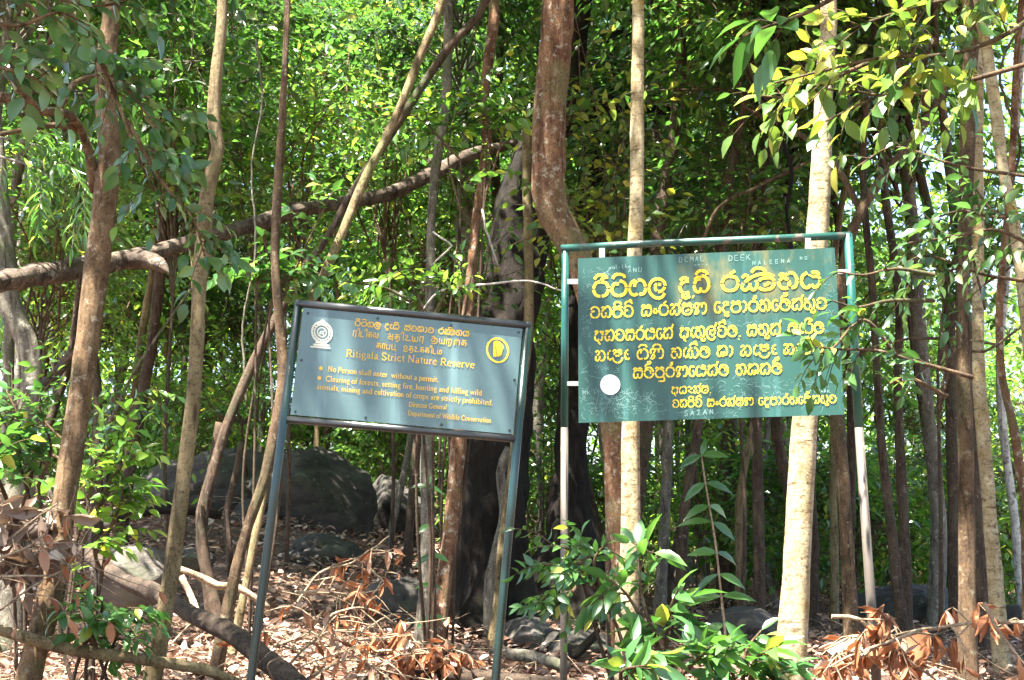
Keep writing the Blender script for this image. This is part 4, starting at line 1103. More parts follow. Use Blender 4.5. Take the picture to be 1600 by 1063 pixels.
# leaf wall of the far wood: one mass nobody could count
def far_wood():
    g = np.random.default_rng(5)
    mb = MB()
    n_c = 680
    for k in range(n_c):
        y = g.uniform(29, 52); x = g.uniform(-1, 1) * (.40 * y + 2)
        z = float(ground_z(x, y)) + max(.2, 2.2 + (y - 29) * .95 + 1.6 * math.sin(x * .9 + y * .7) * math.sin(y * .8 - x * .5) - abs(g.normal()) * 1.5)
        n = 85
        P = np.array((x, y, z)) + g.normal(size=(n, 3)) * np.array((.85, .85, .6))
        D = g.normal(size=(n, 3)) + np.array((0, 0, -.3)); N = np.array((0, 0, 1.0)) + g.normal(size=(n, 3)) * .6
        L = g.uniform(.18, .34, n)
        leaves(mb, P, D, N, L, L * .55, T_FAR)
    tag(mb.build('far_wood', LEAF['lime'], smooth=False), 'sunlit green mass of far forest foliage closing the view', None, None, 'stuff')
far_wood()

# ------------------------------------------------------------------ near boughs, shrubs and saplings
def bough(e, name_leaf, mains, n_side, side_len, n_leaf, L, asp, mat, bk, tm=T_NEAR, seed=0, droop=.35, twig=.004, flat=.4, fan=1.2, limb_name='limb', depthj=.25, r0=1.0):
    g = np.random.default_rng(seed)
    ml, mt = MB(), MB()
    for m in mains:
        P = np.array([at(x, y, d) for x, y, d, *_ in m])
        S = smooth_path(P, .03)
        tube(mt, S, np.linspace(twig * 2.2 * r0, twig * .8, len(S)), 6, .05, cap=False, seed=seed)
        T = unit(np.gradient(S, axis=0))
        for k in range(n_side):
            t = g.uniform(.15, 1.0) if n_side > 2 else (k + 1) / n_side
            i = min(len(S) - 1, int(t * (len(S) - 1)))
            tg = T[i]
            side = unit(np.cross(tg, np.array((0, 1.0, .2)))) * g.choice((-1, 1))
            d = unit(tg * g.uniform(.3, 1) + side * g.uniform(.3, fan) + np.array((0, g.normal() * depthj, g.normal() * .15)))
            ln = side_len * g.uniform(.6, 1.2)
            p0 = S[i]; p1 = p0 + d * ln * .55; p2 = p0 + d * ln + np.array((0, 0, -droop * ln * .6))
            spray(ml, mt, np.array([p0, p1, p2]), max(3, int(n_leaf * g.uniform(.7, 1.2))), L * g.uniform(.8, 1.15), asp, tm, g, droop, .85, twig * .6, .2, flat)
        spray(ml, None, S[int(len(S) * .5):][::max(1, len(S) // 16)], n_leaf, L, asp, tm, g, droop, .85, twig * .6, .1, flat)
    ml.build(name_leaf, LEAF[mat], e)
    mt.build(limb_name, BARK[bk], e)

def side_tree(label, x, y, h, r, bk, crown, cs, lean=(0, 0)):
    z = float(ground_z(x, y))
    e = empty('tree', (x, y, z), label, 'tree')
    P = np.array([(x, y, z - .2, r * 1.3), (x + lean[0] * .3, y, z + h * .3, r), (x + lean[0] * .7, y + lean[1] * .5, z + h * .65, r * .85), (x + lean[0], y + lean[1], z + h, r * .6)])
    S = smooth_path(P, .15)
    mb = MB(); tube(mb, S[:, :3], S[:, 3], 12, .07, seed=int(x * 10) + 99)
    mb.build('trunk', BARK[bk], e)
    if crown: put_crown(e, S[-1][:3], crown, cs, x)
    return e

# right: tree out of frame whose boughs hang into the top right corner
tr = side_tree('tree beyond the right edge with yellow green boughs hanging over the larger sign', 2.6, 4.3, 6.4, .08, 'brown', 'canopy', .85, (-.5, -.4))
bough(tr, 'foliage', [[(1640, 10, 4.1), (1560, 60, 4.1), (1480, 85, 4.15), (1380, 90, 4.2), (1290, 110, 4.25), (1210, 130, 4.3)], [(1640, -30, 4.0), (1500, -5, 4.1), (1400, 20, 4.2), (1330, 45, 4.2)],
      [(1640, 90, 4.3), (1500, 130, 4.35), (1400, 150, 4.4), (1290, 140, 4.4), (1200, 160, 4.5)]], 17, .20, 6, .068, .52, 'yellow', 'brown', seed=51, droop=.2, flat=.6)
bough(tr, 'leaf_cluster', [[(1330, -20, 3.9), (1260, 20, 3.9), (1190, 45, 3.9), (1160, 58, 3.9)]], 3, .10, 5, .15, .38, 'gloss', 'brown', seed=52, droop=.25, flat=.5)
bough(tr, 'hanging_foliage', [[(1460, 60, 4.2), (1420, 130, 4.2), (1350, 160, 4.2), (1290, 190, 4.2)], [(1400, 80, 4.3), (1330, 110, 4.3), (1240, 150, 4.4), (1190, 150, 4.4)]], 6, .16, 5, .095, .48, 'yellow', 'brown', seed=53, droop=.35, flat=.6)

tr2 = side_tree('tree beyond the right edge with glossy boughs beside the larger sign', 2.55, 5.6, 4.5, .05, 'brown', 'under', 1.0, (.4, .3))
bough(tr2, 'foliage', [[(1640, 400, 5.0), (1560, 360, 5.0), (1490, 370, 5.0), (1420, 380, 5.05)], [(1640, 330, 5.2), (1560, 340, 5.2), (1500, 330, 5.2), (1440, 350, 5.3)], [(1620, 440, 5.3), (1540, 430, 5.3), (1450, 400, 5.3), (1400, 420, 5.4)],
      [(1640, 280, 5.6), (1500, 260, 5.6), (1400, 230, 5.7), (1340, 260, 5.7)]], 8, .20, 7, .066, .46, 'blue', 'brown', seed=54, droop=.3)
bough(tr2, 'spray_over_board', [[(1520, 590, 5.05), (1430, 565, 5.0), (1370, 548, 4.95), (1310, 546, 4.92), (1255, 540, 4.9)], [(1400, 556, 5.0), (1350, 500, 4.95), (1300, 545, 4.9), (1268, 555, 4.9)]], 9, .12, 5, .068, .42, 'gloss', 'brown', seed=55, droop=.35, flat=.6, depthj=.1)
bough(tr2, 'post_foliage', [[(1460, 430, 5.0), (1400, 420, 4.98), (1350, 430, 4.95), (1310, 425, 4.95)], [(1460, 470, 5.1), (1390, 470, 5.05), (1340, 480, 5.0), (1300, 470, 5.0)], [(1480, 620, 5.2), (1420, 590, 5.15), (1390, 600, 5.1)]], 2, .10, 4, .05, .42, 'deep', 'brown', seed=56, droop=.3)

for cx, cy, cz, ck, cs in ((-.2, 1.9, 6.8, 'canopy', .6), (2.9, 1.8, 6.4, 'canopy', .8)):  # added unseen crowns over the road, set to dapple the boards with shade
    put_crown(tr, (cx, cy, cz), ck, cs, cx * 3)
# left: tree out of frame, boughs in the top left corner
tl = side_tree('tree beyond the left edge with big dark leaves hanging in the top left corner', -2.35, 4.2, 6.2, .07, 'rust', 'small', 1.2, (.5, -.5))
bough(tl, 'foliage', [[(-40, 30, 4.0), (30, 40, 4.0), (90, 20, 4.0), (140, 40, 4.1)], [(-40, 100, 4.1), (20, 110, 4.1), (70, 130, 4.1)], [(-40, -20, 4.2), (60, -10, 4.2), (150, 10, 4.3), (230, -10, 4.4)]], 8, .15, 5, .075, .6, 'blue', 'rust', seed=57, droop=.35)
bough(tl, 'hanging_foliage', [[(20, -10, 4.4), (110, 60, 4.5), (180, 120, 4.6), (230, 180, 4.6), (270, 250, 4.7)], [(140, 60, 4.6), (180, 150, 4.6), (210, 230, 4.6), (240, 300, 4.7)], [(200, 190, 4.6), (250, 280, 4.6), (300, 340, 4.6), (320, 400, 4.6)], [(190, 130, 4.7), (240, 160, 4.7), (270, 190, 4.8)]], 12, .15, 6, .066, .6, 'blue', 'rust', seed=58, droop=.3, flat=.6)
for cx, cy, cz, ck, cs in ((-2.2, 2.3, 6.5, 'canopy', .9), (-3.6, 1.6, 6.8, 'canopy_lime', .9), (-1.2, 1.0, 7.4, 'canopy', .6)):  # more unseen crowns added on the sun side to shade signs and near trunks
    put_crown(tl, (cx, cy, cz), ck, cs, cx * 3)
sp = side_tree('tree behind the rusty near one with a feathery spray of pale narrow leaves', -3.3, 8.2, 4.5, .04, 'grey', 'narrow', 1.0, (.2, .2))
bough(sp, 'frond', [[(-30, 210, 7.6), (50, 225, 7.4), (100, 250, 7.3), (140, 290, 7.2)], [(-20, 240, 7.5), (50, 260, 7.3), (90, 290, 7.2)]], 10, .30, 12, .12, .18, 'mid', 'grey', seed=59, droop=.5)

def shrub(name, label, cat, mains, px, py, d, **kw):
    b = at(px, py, d); b[2] = float(ground_z(b[0], b[1]))
    e = empty(name, b, label, cat)
    g = np.random.default_rng(kw.get('seed', 0) + 500)
    mt = MB()
    one = kw.pop('one', None)
    if one is not None:
        q = at(*one); P = np.array([b - np.array((0, 0, .1)), b * .6 + q * .4 + g.normal(size=3) * .05, q]); S = smooth_path(P, .08)
        tube(mt, S, np.linspace(.018, .010, len(S)), 7, .06, cap=False)
        for m in mains:
            p = at(*m[0][:3]); S = smooth_path(np.array([q, (q + p) / 2 + np.array((0, 0, .06)), p]), .08); tube(mt, S, np.linspace(.010, .006, len(S)), 5, .05, cap=False)
    for m in (mains if one is None else []):
        p = at(*m[0][:3]); P = np.array([b + np.array((g.normal() * .03, g.normal() * .03, -.05)), (b + p) / 2 + g.normal(size=3) * .05, p])
        S = smooth_path(P, .05); tube(mt, S, np.linspace(.010, .006, len(S)), 6, .05, cap=False)
    mt.build('stem', BARK['shade'], e)
    bough(e, 'foliage', mains, limb_name='twigs', **kw)
    return e
shrub('shrub', 'bright broad leaved shrub at the left edge below the curved grey trunk', 'shrub', [[(30, 720, 5.6), (30, 660, 5.5), (10, 610, 5.5)], [(60, 760, 5.6), (80, 700, 5.5), (60, 650, 5.5)], [(10, 780, 5.5), (-10, 720, 5.4), (10, 680, 5.4)], [(30, 800, 5.7), (50, 740, 5.6), (20, 700, 5.6)]],
      40, 900, 5.8, n_side=9, side_len=.17, n_leaf=6, L=.075, asp=.5, mat='gloss', bk='brown', seed=61, droop=.3)
shrub('shrub', 'lime green leafy shrub right of the rusty near tree\'s foot', 'shrub', [[(150, 800, 5.9), (180, 740, 5.8), (230, 700, 5.8)], [(140, 780, 5.9), (150, 720, 5.9), (200, 680, 5.9)], [(170, 830, 5.9), (190, 780, 5.8), (190, 720, 5.8)], [(130, 850, 5.9), (140, 800, 5.9), (120, 740, 5.9)], [(160, 900, 5.9), (150, 850, 5.8), (210, 800, 5.8)]],
      150, 1000, 5.9, n_side=9, side_len=.18, n_leaf=6, L=.075, asp=.5, mat='lime', bk='brown', seed=62, droop=.25)
shrub('shrub', 'dark green low shrub by the leaning log in the bottom left corner', 'shrub', [[(150, 990, 5.2), (160, 940, 5.1), (130, 930, 5.0)], [(180, 1000, 5.2), (200, 950, 5.1), (230, 960, 5.1)], [(150, 1010, 5.1), (140, 970, 5.0), (180, 975, 5.0)], [(120, 1040, 5.3), (140, 1000, 5.2), (210, 1000, 5.2)]],
      160, 1080, 5.3, n_side=9, side_len=.13, n_leaf=6, L=.065, asp=.48, mat='gloss', bk='brown', seed=63, droop=.3)
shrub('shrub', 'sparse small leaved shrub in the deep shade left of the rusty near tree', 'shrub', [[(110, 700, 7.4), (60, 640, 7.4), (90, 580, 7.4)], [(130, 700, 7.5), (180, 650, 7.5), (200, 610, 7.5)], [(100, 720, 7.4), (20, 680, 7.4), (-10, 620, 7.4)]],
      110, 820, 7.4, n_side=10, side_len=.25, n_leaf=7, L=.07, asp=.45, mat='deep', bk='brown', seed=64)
shrub('shrub', 'small pinnate leaved shrub crossing in front of the larger sign\'s left post', 'shrub', [[(985, 985, 5.0), (950, 935, 4.95), (900, 900, 4.9), (850, 880, 4.9), (825, 890, 4.9)], [(950, 935, 4.95), (915, 880, 4.9), (880, 855, 4.9), (840, 855, 4.9)], [(930, 920, 4.95), (930, 870, 4.9), (950, 850, 4.9)], [(910, 905, 4.9), (890, 930, 4.85), (860, 955, 4.85)]],
      1000, 1120, 5.0, n_side=6, side_len=.15, n_leaf=9, L=.052, asp=.46, mat='gloss', bk='brown', seed=65, droop=.3, flat=.6)
shrub('shrub', 'glossy broad leaved shrub in front of the left pale cream trunk\'s foot', 'shrub', [[(1040, 1040, 4.7), (1010, 960, 4.65), (1000, 900, 4.65), (1010, 850, 4.65)], [(1040, 1030, 4.7), (1045, 960, 4.65), (1060, 920, 4.6)], [(1020, 1000, 4.7), (980, 930, 4.7), (950, 905, 4.7)], [(1000, 1060, 4.6), (990, 1030, 4.55), (1030, 1020, 4.5)], [(1060, 1060, 4.6), (1090, 1030, 4.55), (1110, 1010, 4.5)]],
      1030, 1160, 4.7, n_side=5, side_len=.10, n_leaf=5, L=.115, asp=.36, mat='gloss', bk='brown', seed=66, droop=.2, flat=.6)
shrub('shrub', 'glossy shrub at the bottom edge left of the thicker pale cream trunk', 'shrub', [[(1150, 1080, 4.6), (1140, 1040, 4.55), (1110, 1020, 4.5)], [(1170, 1080, 4.6), (1180, 1030, 4.55), (1215, 1010, 4.5)], [(1160, 1090, 4.6), (1165, 1020, 4.6), (1190, 985, 4.6)], [(980, 1090, 4.5), (970, 1050, 4.45), (1010, 1040, 4.4)], [(1200, 1090, 4.6), (1210, 1060, 4.6), (1200, 1030, 4.6)]],
      1160, 1170, 4.6, n_side=5, side_len=.10, n_leaf=5, L=.10, asp=.38, mat='gloss', bk='brown', seed=67, droop=.2, flat=.6)
def pair_sapling(label, pts, d, L, n, seed, mat='gloss', asp=.34):
    g = np.random.default_rng(seed)
    P = np.array([at(x, y, d) for x, y in pts])
    b = P[0].copy(); b[2] = float(ground_z(b[0], b[1]))
    e = empty('sapling', b, label, 'sapling')
    S = smooth_path(np.concatenate((np.array([b - np.array((0, 0, .1))]), P)) if b[2] < P[0][2] - .05 else P, .04)
    mb = MB(); tube(mb, S, np.linspace(.007, .003, len(S)), 7, .05); mb.build('stem', BARK['twig'], e)
    ml = MB()
    T = unit(np.gradient(S, axis=0))
    for k in range(n):
        i = int((.42 + .58 * k / (n - 1)) * (len(S) - 1))
        a = g.uniform(-.5, .5) + (k % 2) * .35
        for s in (-1, 1):
            D = np.array((s * math.cos(a), math.sin(a) * s * .8, g.uniform(-.7, .1)))
            leaves(ml, S[i], D, np.array((g.normal() * .3, -1.1 + g.normal() * .3, 1)), L * g.uniform(.8, 1.1), L * asp, T_NEAR)
    leaves(ml, S[-1], T[-1] + np.array((.4, 0, 0)), np.array((0, -1, .3)), L * .6, L * .2, T_NEAR)
    ml.build('foliage', LEAF[mat], e)
pair_sapling('upright sapling with paired dark leaves between the two pale cream trunks', [(1134, 1000), (1130, 960), (1118, 850), (1108, 790), (1100, 740), (1096, 712)], 5.4, .125, 8, 71)
pair_sapling('thin sapling with sparse leaves standing before the slender grey lichen trunk', [(674, 1020), (676, 960), (675, 880), (672, 820), (668, 760)], 7.4, .11, 5, 72)
shrub('shrub', 'sunlit leafy understorey shrub high behind the smaller sign, in front of the whitish trunk', 'shrub', [[(720, 330, 8.0), (700, 240, 8.0), (720, 150, 8.0)], [(760, 300, 8.0), (790, 200, 8.0), (810, 130, 8.0)], [(720, 250, 8.0), (660, 190, 8.0), (620, 170, 8.0)], [(760, 240, 8.0), (760, 180, 8.0), (740, 140, 8.0)]],
      700, 950, 8.0, n_side=9, side_len=.35, n_leaf=8, L=.085, asp=.45, mat='lime', bk='brown', seed=68)
shrub('shrub', 'pale leaved shrub just above the smaller sign\'s top rail', 'shrub', [[(640, 470, 6.4), (600, 450, 6.4), (540, 440, 6.3)], [(660, 480, 6.4), (640, 440, 6.4), (620, 420, 6.3)], [(680, 490, 6.4), (700, 450, 6.4), (720, 420, 6.4)]],
      670, 1050, 6.6, n_side=6, side_len=.2, n_leaf=7, L=.06, asp=.45, mat='lime', bk='brown', seed=69)
shrub('shrub', 'pale leaved shrub left above the smaller sign beside the crooked stem', 'shrub', [[(400, 480, 7.2), (400, 430, 7.2), (380, 410, 7.1)], [(420, 480, 7.2), (450, 430, 7.2), (480, 420, 7.1)], [(420, 500, 7.2), (430, 440, 7.2), (410, 370, 7.1)], [(440, 470, 7.2), (480, 380, 7.2), (520, 300, 7.2)]],
      400, 950, 7.3, n_side=7, side_len=.25, n_leaf=7, L=.09, asp=.5, mat='gloss', bk='brown', seed=70)

def leafy_tree(label, box_, d, n_main, n_side, L, mat, seed, base=None, asp=.45, side=.42, nl=7, tm=T_MID):
    g = np.random.default_rng(seed + 900)
    x0, y0, x1, y1 = box_
    bx, by = base if base else ((x0 + x1) / 2, 960)
    mains = []
    for k in range(n_main):
        tx, ty = g.uniform(x0, x1), g.uniform(y0, y1)
        sx, sy = bx * .6 + tx * .4, y1 + (by - y1) * g.uniform(.05, .25)
        mains.append([(sx, sy, d), ((sx + tx) / 2 + g.normal() * 20, (sy + ty) / 2, d + g.normal() * .2), (tx, ty, d + g.normal() * .4)])
    return shrub('sapling', label, 'sapling', mains, bx, by, d, one=(bx * .5 + (x0 + x1) * .25, y1 + (by - y1) * .3, d), n_side=n_side, side_len=side * d / 8, n_leaf=nl, L=L, asp=asp, mat=mat, bk='brown', seed=seed, tm=tm, droop=.3)
leafy_tree('bright leafy sapling crown between the slim tan tree and the crooked stem', (360, 60, 530, 280), 9.8, 9, 15, .09, 'lime', 201)
leafy_tree('sunlit sapling crown at the top between the slim tan tree and the rusty near tree', (200, 10, 340, 260), 9.2, 8, 14, .10, 'mid', 202)
leafy_tree('green sapling crown at the top behind the two slanting thin trunks', (520, 10, 700, 230), 10.8, 9, 14, .10, 'mid', 203)
leafy_tree('yellow green small leaved sapling crown right of the stout reddish trunk', (890, 20, 1010, 360), 8.4, 8, 14, .075, 'yellow', 204, asp=.6)
leafy_tree('dark shaded sapling crown above the larger sign', (1030, 140, 1270, 350), 9.5, 8, 14, .095, 'mid', 205)
leafy_tree('dark green sapling crown right of the larger sign\'s top right corner', (1340, 200, 1590, 420), 8.8, 9, 14, .09, 'mid', 206)
leafy_tree('small leaved sapling under the fallen limb left of the slim tan tree', (120, 440, 300, 640), 11.5, 8, 14, .085, 'lime', 207, base=(210, 720))
leafy_tree('small leaved sapling under the fallen limb right of the slim tan tree', (300, 420, 450, 650), 12.5, 8, 14, .085, 'lime', 208, base=(380, 700))
leafy_tree('leafy sapling low behind the larger sign left of its middle', (1030, 600, 1160, 820), 13, 7, 13, .10, 'lime', 209, base=(1090, 900))
leafy_tree('leafy sapling low behind the larger sign right of the thicker pale trunk', (1280, 560, 1400, 840), 13.5, 7, 13, .10, 'lime', 210, base=(1340, 900))
leafy_tree('yellow green sunlit sapling low in the glade at the right', (1410, 640, 1590, 850), 15, 9, 14, .11, 'lime', 211, base=(1500, 900))
leafy_tree('leafy sapling between the smaller sign and the flaring dark trunk', (815, 560, 890, 830), 13, 7, 12, .09, 'mid', 212, base=(850, 890))
leafy_tree('sunlit sapling crown at the left edge just above the fallen limb', (-10, 230, 140, 400), 8.8, 7, 13, .09, 'mid', 213, base=(60, 900))
leafy_tree('green sapling crown just right of the smaller sign over the huge dark trunk', (620, 330, 780, 460), 9.0, 5, 10, .085, 'mid', 214, base=(700, 1000))

# ------------------------------------------------------------------ fallen limb, logs, poles
def log(name, label, cat, pts, bk, seg=14, rough=.13, parts=()):
    thin = .78 if name == 'fallen_limb' else 1.0
    Q = np.array([(*at(x, y, d), r * d / FPX * thin) for x, y, r, d in pts])
    base = Q[len(Q) // 2, :3].copy()
    e = empty(name, base, label, cat)
    S = smooth_path(Q, .05)
    mb = MB(); tube(mb, S[:, :3], np.maximum(S[:, 3], .004), seg, rough, seed=int(pts[0][1])); mb.build('wood', BARK[bk], e)
    for nm, pp in parts:
        Q2 = np.array([(*at(x, y, d), r * d / FPX) for x, y, r, d in pp]); S2 = smooth_path(Q2, .04)
        mb = MB(); tube(mb, S2[:, :3], np.maximum(S2[:, 3], .003), 9, rough, seed=int(pp[0][0])); mb.build(nm, BARK[bk], e)
log('fallen_limb', 'long pale fallen limb slanting up across the left half into the huge dark tree', 'fallen limb',
    [(-60, 452, 21, 6.6), (0, 440, 21, 6.9), (60, 430, 22, 7.2), (130, 418, 22, 7.5), (200, 405, 19, 7.8), (250, 392, 16, 8.0), (330, 370, 15, 8.3), (400, 350, 15, 8.6), (460, 330, 16, 8.9), (530, 318, 13, 9.2), (600, 305, 14, 9.5), (670, 275, 15, 9.7), (730, 244, 13, 9.9), (790, 228, 10, 10.1), (840, 208, 10, 10.3)], 'log',
    parts=[('stub', [(200, 406, 16, 7.8), (232, 406, 15, 7.72), (250, 414, 11, 7.66), (260, 422, 5, 7.62), (264, 427, 1, 7.6)]), ('stub', [(105, 418, 9, 7.35), (110, 402, 6, 7.33), (112, 396, 2, 7.32)]), ('stub', [(545, 312, 6, 9.3), (552, 296, 4, 9.3), (560, 286, 2, 9.3)])])
log('log', 'dark weathered log slanting down right to the foot of the smaller sign', 'log', [(130, 862, 11, 7.0), (190, 905, 12, 6.6), (250, 930, 13, 6.3), (310, 965, 13, 6.0), (360, 990, 15, 5.8), (420, 1035, 16, 5.6), (480, 1085, 17, 5.4)], 'dead')
log('pole', 'pale barked thin pole lying across the bottom left corner', 'pole', [(-30, 975, 8, 5.0), (40, 995, 9, 5.0), (110, 1015, 9, 5.05), (180, 1025, 9, 5.1), (250, 1035, 8, 5.2), (320, 1047, 8, 5.3), (380, 1070, 7, 5.35)], 'tan')
log('log', 'thick grey log lying along the bottom edge between the two signs', 'log', [(560, 1075, 16, 6.2), (640, 1062, 15, 6.25), (720, 1058, 15, 6.3), (800, 1066, 15, 6.3), (900, 1075, 14, 6.35)], 'dead')
log('log', 'black mossy log lying on the left bank below the long low boulder', 'log', [(175, 812, 7, 8.6), (230, 800, 7, 8.7), (290, 796, 8, 8.8), (345, 806, 7, 8.9)], 'dark')
log('root', 'pale crooked surface root between the signs with a cut knobby end', 'root', [(790, 1022, 9, 7.6), (830, 1026, 9, 7.6), (860, 1034, 10, 7.5), (886, 1044, 9, 7.4)], 'grey')
log('dead_branch', 'dark broken stub pointing up right behind the larger sign\'s left post', 'dead branch', [(890, 1030, 7, 7.9), (910, 1014, 7, 7.9), (928, 995, 6, 7.9), (936, 982, 3, 7.9)], 'dark')
log('dead_branch', 'pale sunlit branch on the left bank before the crooked stem', 'dead branch', [(280, 888, 5, 6.9), (310, 900, 5, 6.9), (340, 915, 6, 6.9), (370, 918, 6, 6.9), (400, 935, 5, 6.9), (420, 950, 4, 6.9)], 'twig', 8)
log('dead_branch', 'white broken stick leaning on the leaning dark log', 'dead branch', [(283, 900, 5, 6.7), (296, 925, 5, 6.7), (306, 950, 5, 6.6), (314, 975, 4, 6.5)], 'twig', 8)
log('dead_branch', 'grey bent branch in the left background rising right from the rusty near tree', 'dead branch', [(20, 640, 9, 8.6), (60, 610, 9, 8.7), (90, 580, 8, 8.8), (115, 548, 7, 8.8)], 'log', 8)

def vine(label, pts, bk='twig', name='liana', cat='liana', seed=1):
    Q = np.array([(*at(x, y, d), r * d / FPX) for x, y, r, d in pts])
    S = smooth_path(Q, .05)
    g = np.random.default_rng(seed); S[:, :3] += np.cumsum(g.normal(size=(len(S), 3)) * .0025, axis=0)
    mb = MB(); tube(mb, S[:, :3], np.maximum(S[:, 3], .0015), 7, .1, seed=seed)
    tag(mb.build(name, BARK[bk], None, True, Q[0, :3]), label, cat)
vine('pale bare twig crossing the huge dark trunk just left of the larger sign\'s frame', [(650, 500, 1.2, 7.4), (690, 455, 1.5, 7.3), (760, 446, 1.8, 7.2), (830, 441, 1.6, 7.1), (878, 456, 1.2, 7.0)], 'white', 'dead_branch', 'dead branch', 1)
vine('thin white forked twig above the smaller sign before the grey trunk', [(676, 362, 1.5, 7.8), (690, 372, 1.6, 7.8), (708, 384, 1.6, 7.8), (690, 402, 1.4, 7.8), (676, 416, 1, 7.8)], 'white', 'dead_branch', 'dead branch', 2)
vine('straight pale stick slanting beside the reddish slender trunk above the smaller sign', [(752, 328, 1.8, 8.0), (762, 370, 1.8, 8.0), (772, 400, 1.5, 8.0), (778, 420, 1, 8.0)], 'white', 'dead_branch', 'dead branch', 3)
vine('thin brown liana arching between the brown trunk and the twisted one at the right edge', [(1600, 30, 2, 6.4), (1560, 120, 2.2, 6.4), (1590, 230, 2.2, 6.4), (1550, 330, 2.2, 6.5), (1490, 250, 2, 6.5), (1500, 330, 2, 6.5), (1540, 480, 2, 6.5)], 'brown', seed=4)
vine('thin brown liana looping left of the brown straight trunk near the right edge', [(1470, 500, 2, 6.7), (1480, 560, 2, 6.7), (1470, 640, 2, 6.7), (1500, 540, 2, 6.6), (1545, 545, 2, 6.6), (1610, 500, 2, 6.6)], 'brown', seed=5)
vine('horizontal thin brown branch right of the larger sign\'s right post', [(1350, 545, 2, 7.4), (1420, 528, 2.4, 7.4), (1500, 530, 2.6, 7.4), (1560, 540, 2.4, 7.4)], 'brown', 'dead_branch', 'dead branch', 6)
vine('dark slanting liana over the larger sign left of the thick pale cream trunk', [(1180, 120, 3, 8.6), (1210, 190, 3, 8.6), (1240, 260, 3.2, 8.6), (1236, 330, 3.2, 8.6), (1250, 420, 3, 8.6)], 'dark', seed=7)
vine('brown liana rising left to right over the larger sign\'s middle', [(1090, 400, 3, 9.0), (1120, 330, 3, 9.0), (1170, 300, 3, 9.0), (1230, 270, 2.6, 9.0), (1270, 250, 2, 9.0)], 'brown', seed=8)
vine('grey liana hanging in the gap left of the crooked stem', [(400, 60, 1.5, 7.8), (410, 160, 1.6, 7.8), (396, 260, 1.6, 7.8), (402, 400, 1.8, 7.8), (380, 520, 2, 7.8), (388, 640, 2, 7.8)], 'grey', seed=9)
vine('thin grey liana leaning across the left background under the fallen limb', [(300, 450, 2, 9.0), (250, 520, 2, 9.0), (200, 600, 2.2, 9.0), (170, 660, 2.4, 9.0)], 'grey', seed=10)

# ------------------------------------------------------------------ rocks
def rock(label, px, py, d, wpx, hpx, deep, seed, mat=None, flatk=1.0, sink=.35, crack=False, rot=0.0):
    c = at(px, py, d)           # centre of the visible outline
    w, h = wpx * d / FPX / 2, hpx * d / FPX / 2
    bm = bmesh.new()
    bmesh.ops.create_icosphere(bm, subdivisions=5, radius=1.0)
    V = np.array([v.co[:] for v in bm.verts]); F = np.array([[v.index for v in f.verts] for f in bm.faces]); bm.free()
    o = np.array((seed * 3.1, seed * 1.7, seed * .9))
    for i in range(len(V)):
        v = V[i]; q = v + o
        r = 1 + .24 * noise.noise(q * 1.1) + .12 * noise.noise(q * 2.6) + .06 * noise.noise(q * 6.5) + .035 * noise.noise(q * 15) + .018 * noise.noise(q * 30)
        # flat cleaved faces
        for a, lim in (((.5, -.6, .62), .86), ((-.7, -.55, .45), .84), ((.1, -.95, -.1), .80), ((.85, -.3, .2), .88)):
            k = v[0] * a[0] + v[1] * a[1] + v[2] * a[2]
            if k * r > lim: r *= lim / (k * r) * .93 + .07
        if crack:
            zz = v[2] + .25 * v[0] + .08 * noise.noise(q * 3)
            r *= 1 - .16 * math.exp(-((zz + .12) / .045) ** 2) - (.05 if zz < -.12 else 0)
        V[i] = v * r
    V = V * np.array((w, deep, h * (1 + sink)))
    cr, sr = math.cos(rot), math.sin(rot)
    V[:, 0], V[:, 2] = V[:, 0] * cr - V[:, 2] * sr, V[:, 0] * sr + V[:, 2] * cr
    V = V + c - np.array((0, 0, h * sink))
    mb = MB(); mb.add(V, F)
    o = mb.build('boulder' if wpx > 120 else 'rock', mat or M_ROCK, None, True, c - np.array((0, 0, h)))
    tag(o, label, 'boulder' if wpx > 120 else 'rock')
rock('big dark domed boulder with a cracked ledge on the left bank behind the smaller sign', 480, 784, 12.6, 215, 172, .85, 1, crack=True, rot=-.28)
rock('long low dark boulder behind the stems left of the domed boulder', 345, 774, 13.2, 310, 142, 1.0, 2, crack=True, rot=.06)
rock('mossy grey rock on the left bank under the leaning log', 205, 890, 7.6, 120, 70, .35, 3, M_ROCK2, rot=-.3)
rock('flat rock half buried on the left bank beside the crooked stem', 300, 872, 8.6, 70, 26, .25, 4)
rock('dark rock ledge leaning on the foot of the huge dark tree', 625, 945, 9.2, 115, 90, .4, 5, rot=.3)
rock('brown mounded rock on the bank below the domed boulder', 500, 862, 10.6, 118, 54, .5, 6)
rock('grey rock left of the small stems behind the smaller sign', 615, 800, 14, 110, 90, .6, 7)
rock('flat grey rock with a sunlit top between the signs', 825, 985, 8.8, 75, 40, .3, 8, M_ROCK2)
rock('dark low rock behind the pinnate shrub between the signs', 900, 1005, 8.6, 110, 46, .35, 9)
rock('dark streaked boulder with pale veins right of the larger sign\'s right post', 1425, 955, 11.5, 190, 80, .7, 10)
rock('black shaded boulder behind the upright paired sapling', 1165, 985, 8.8, 130, 70, .5, 11)
rock('low dark rock at the right edge behind the yellowish mottled trunk', 1580, 975, 10.8, 110, 60, .5, 12)

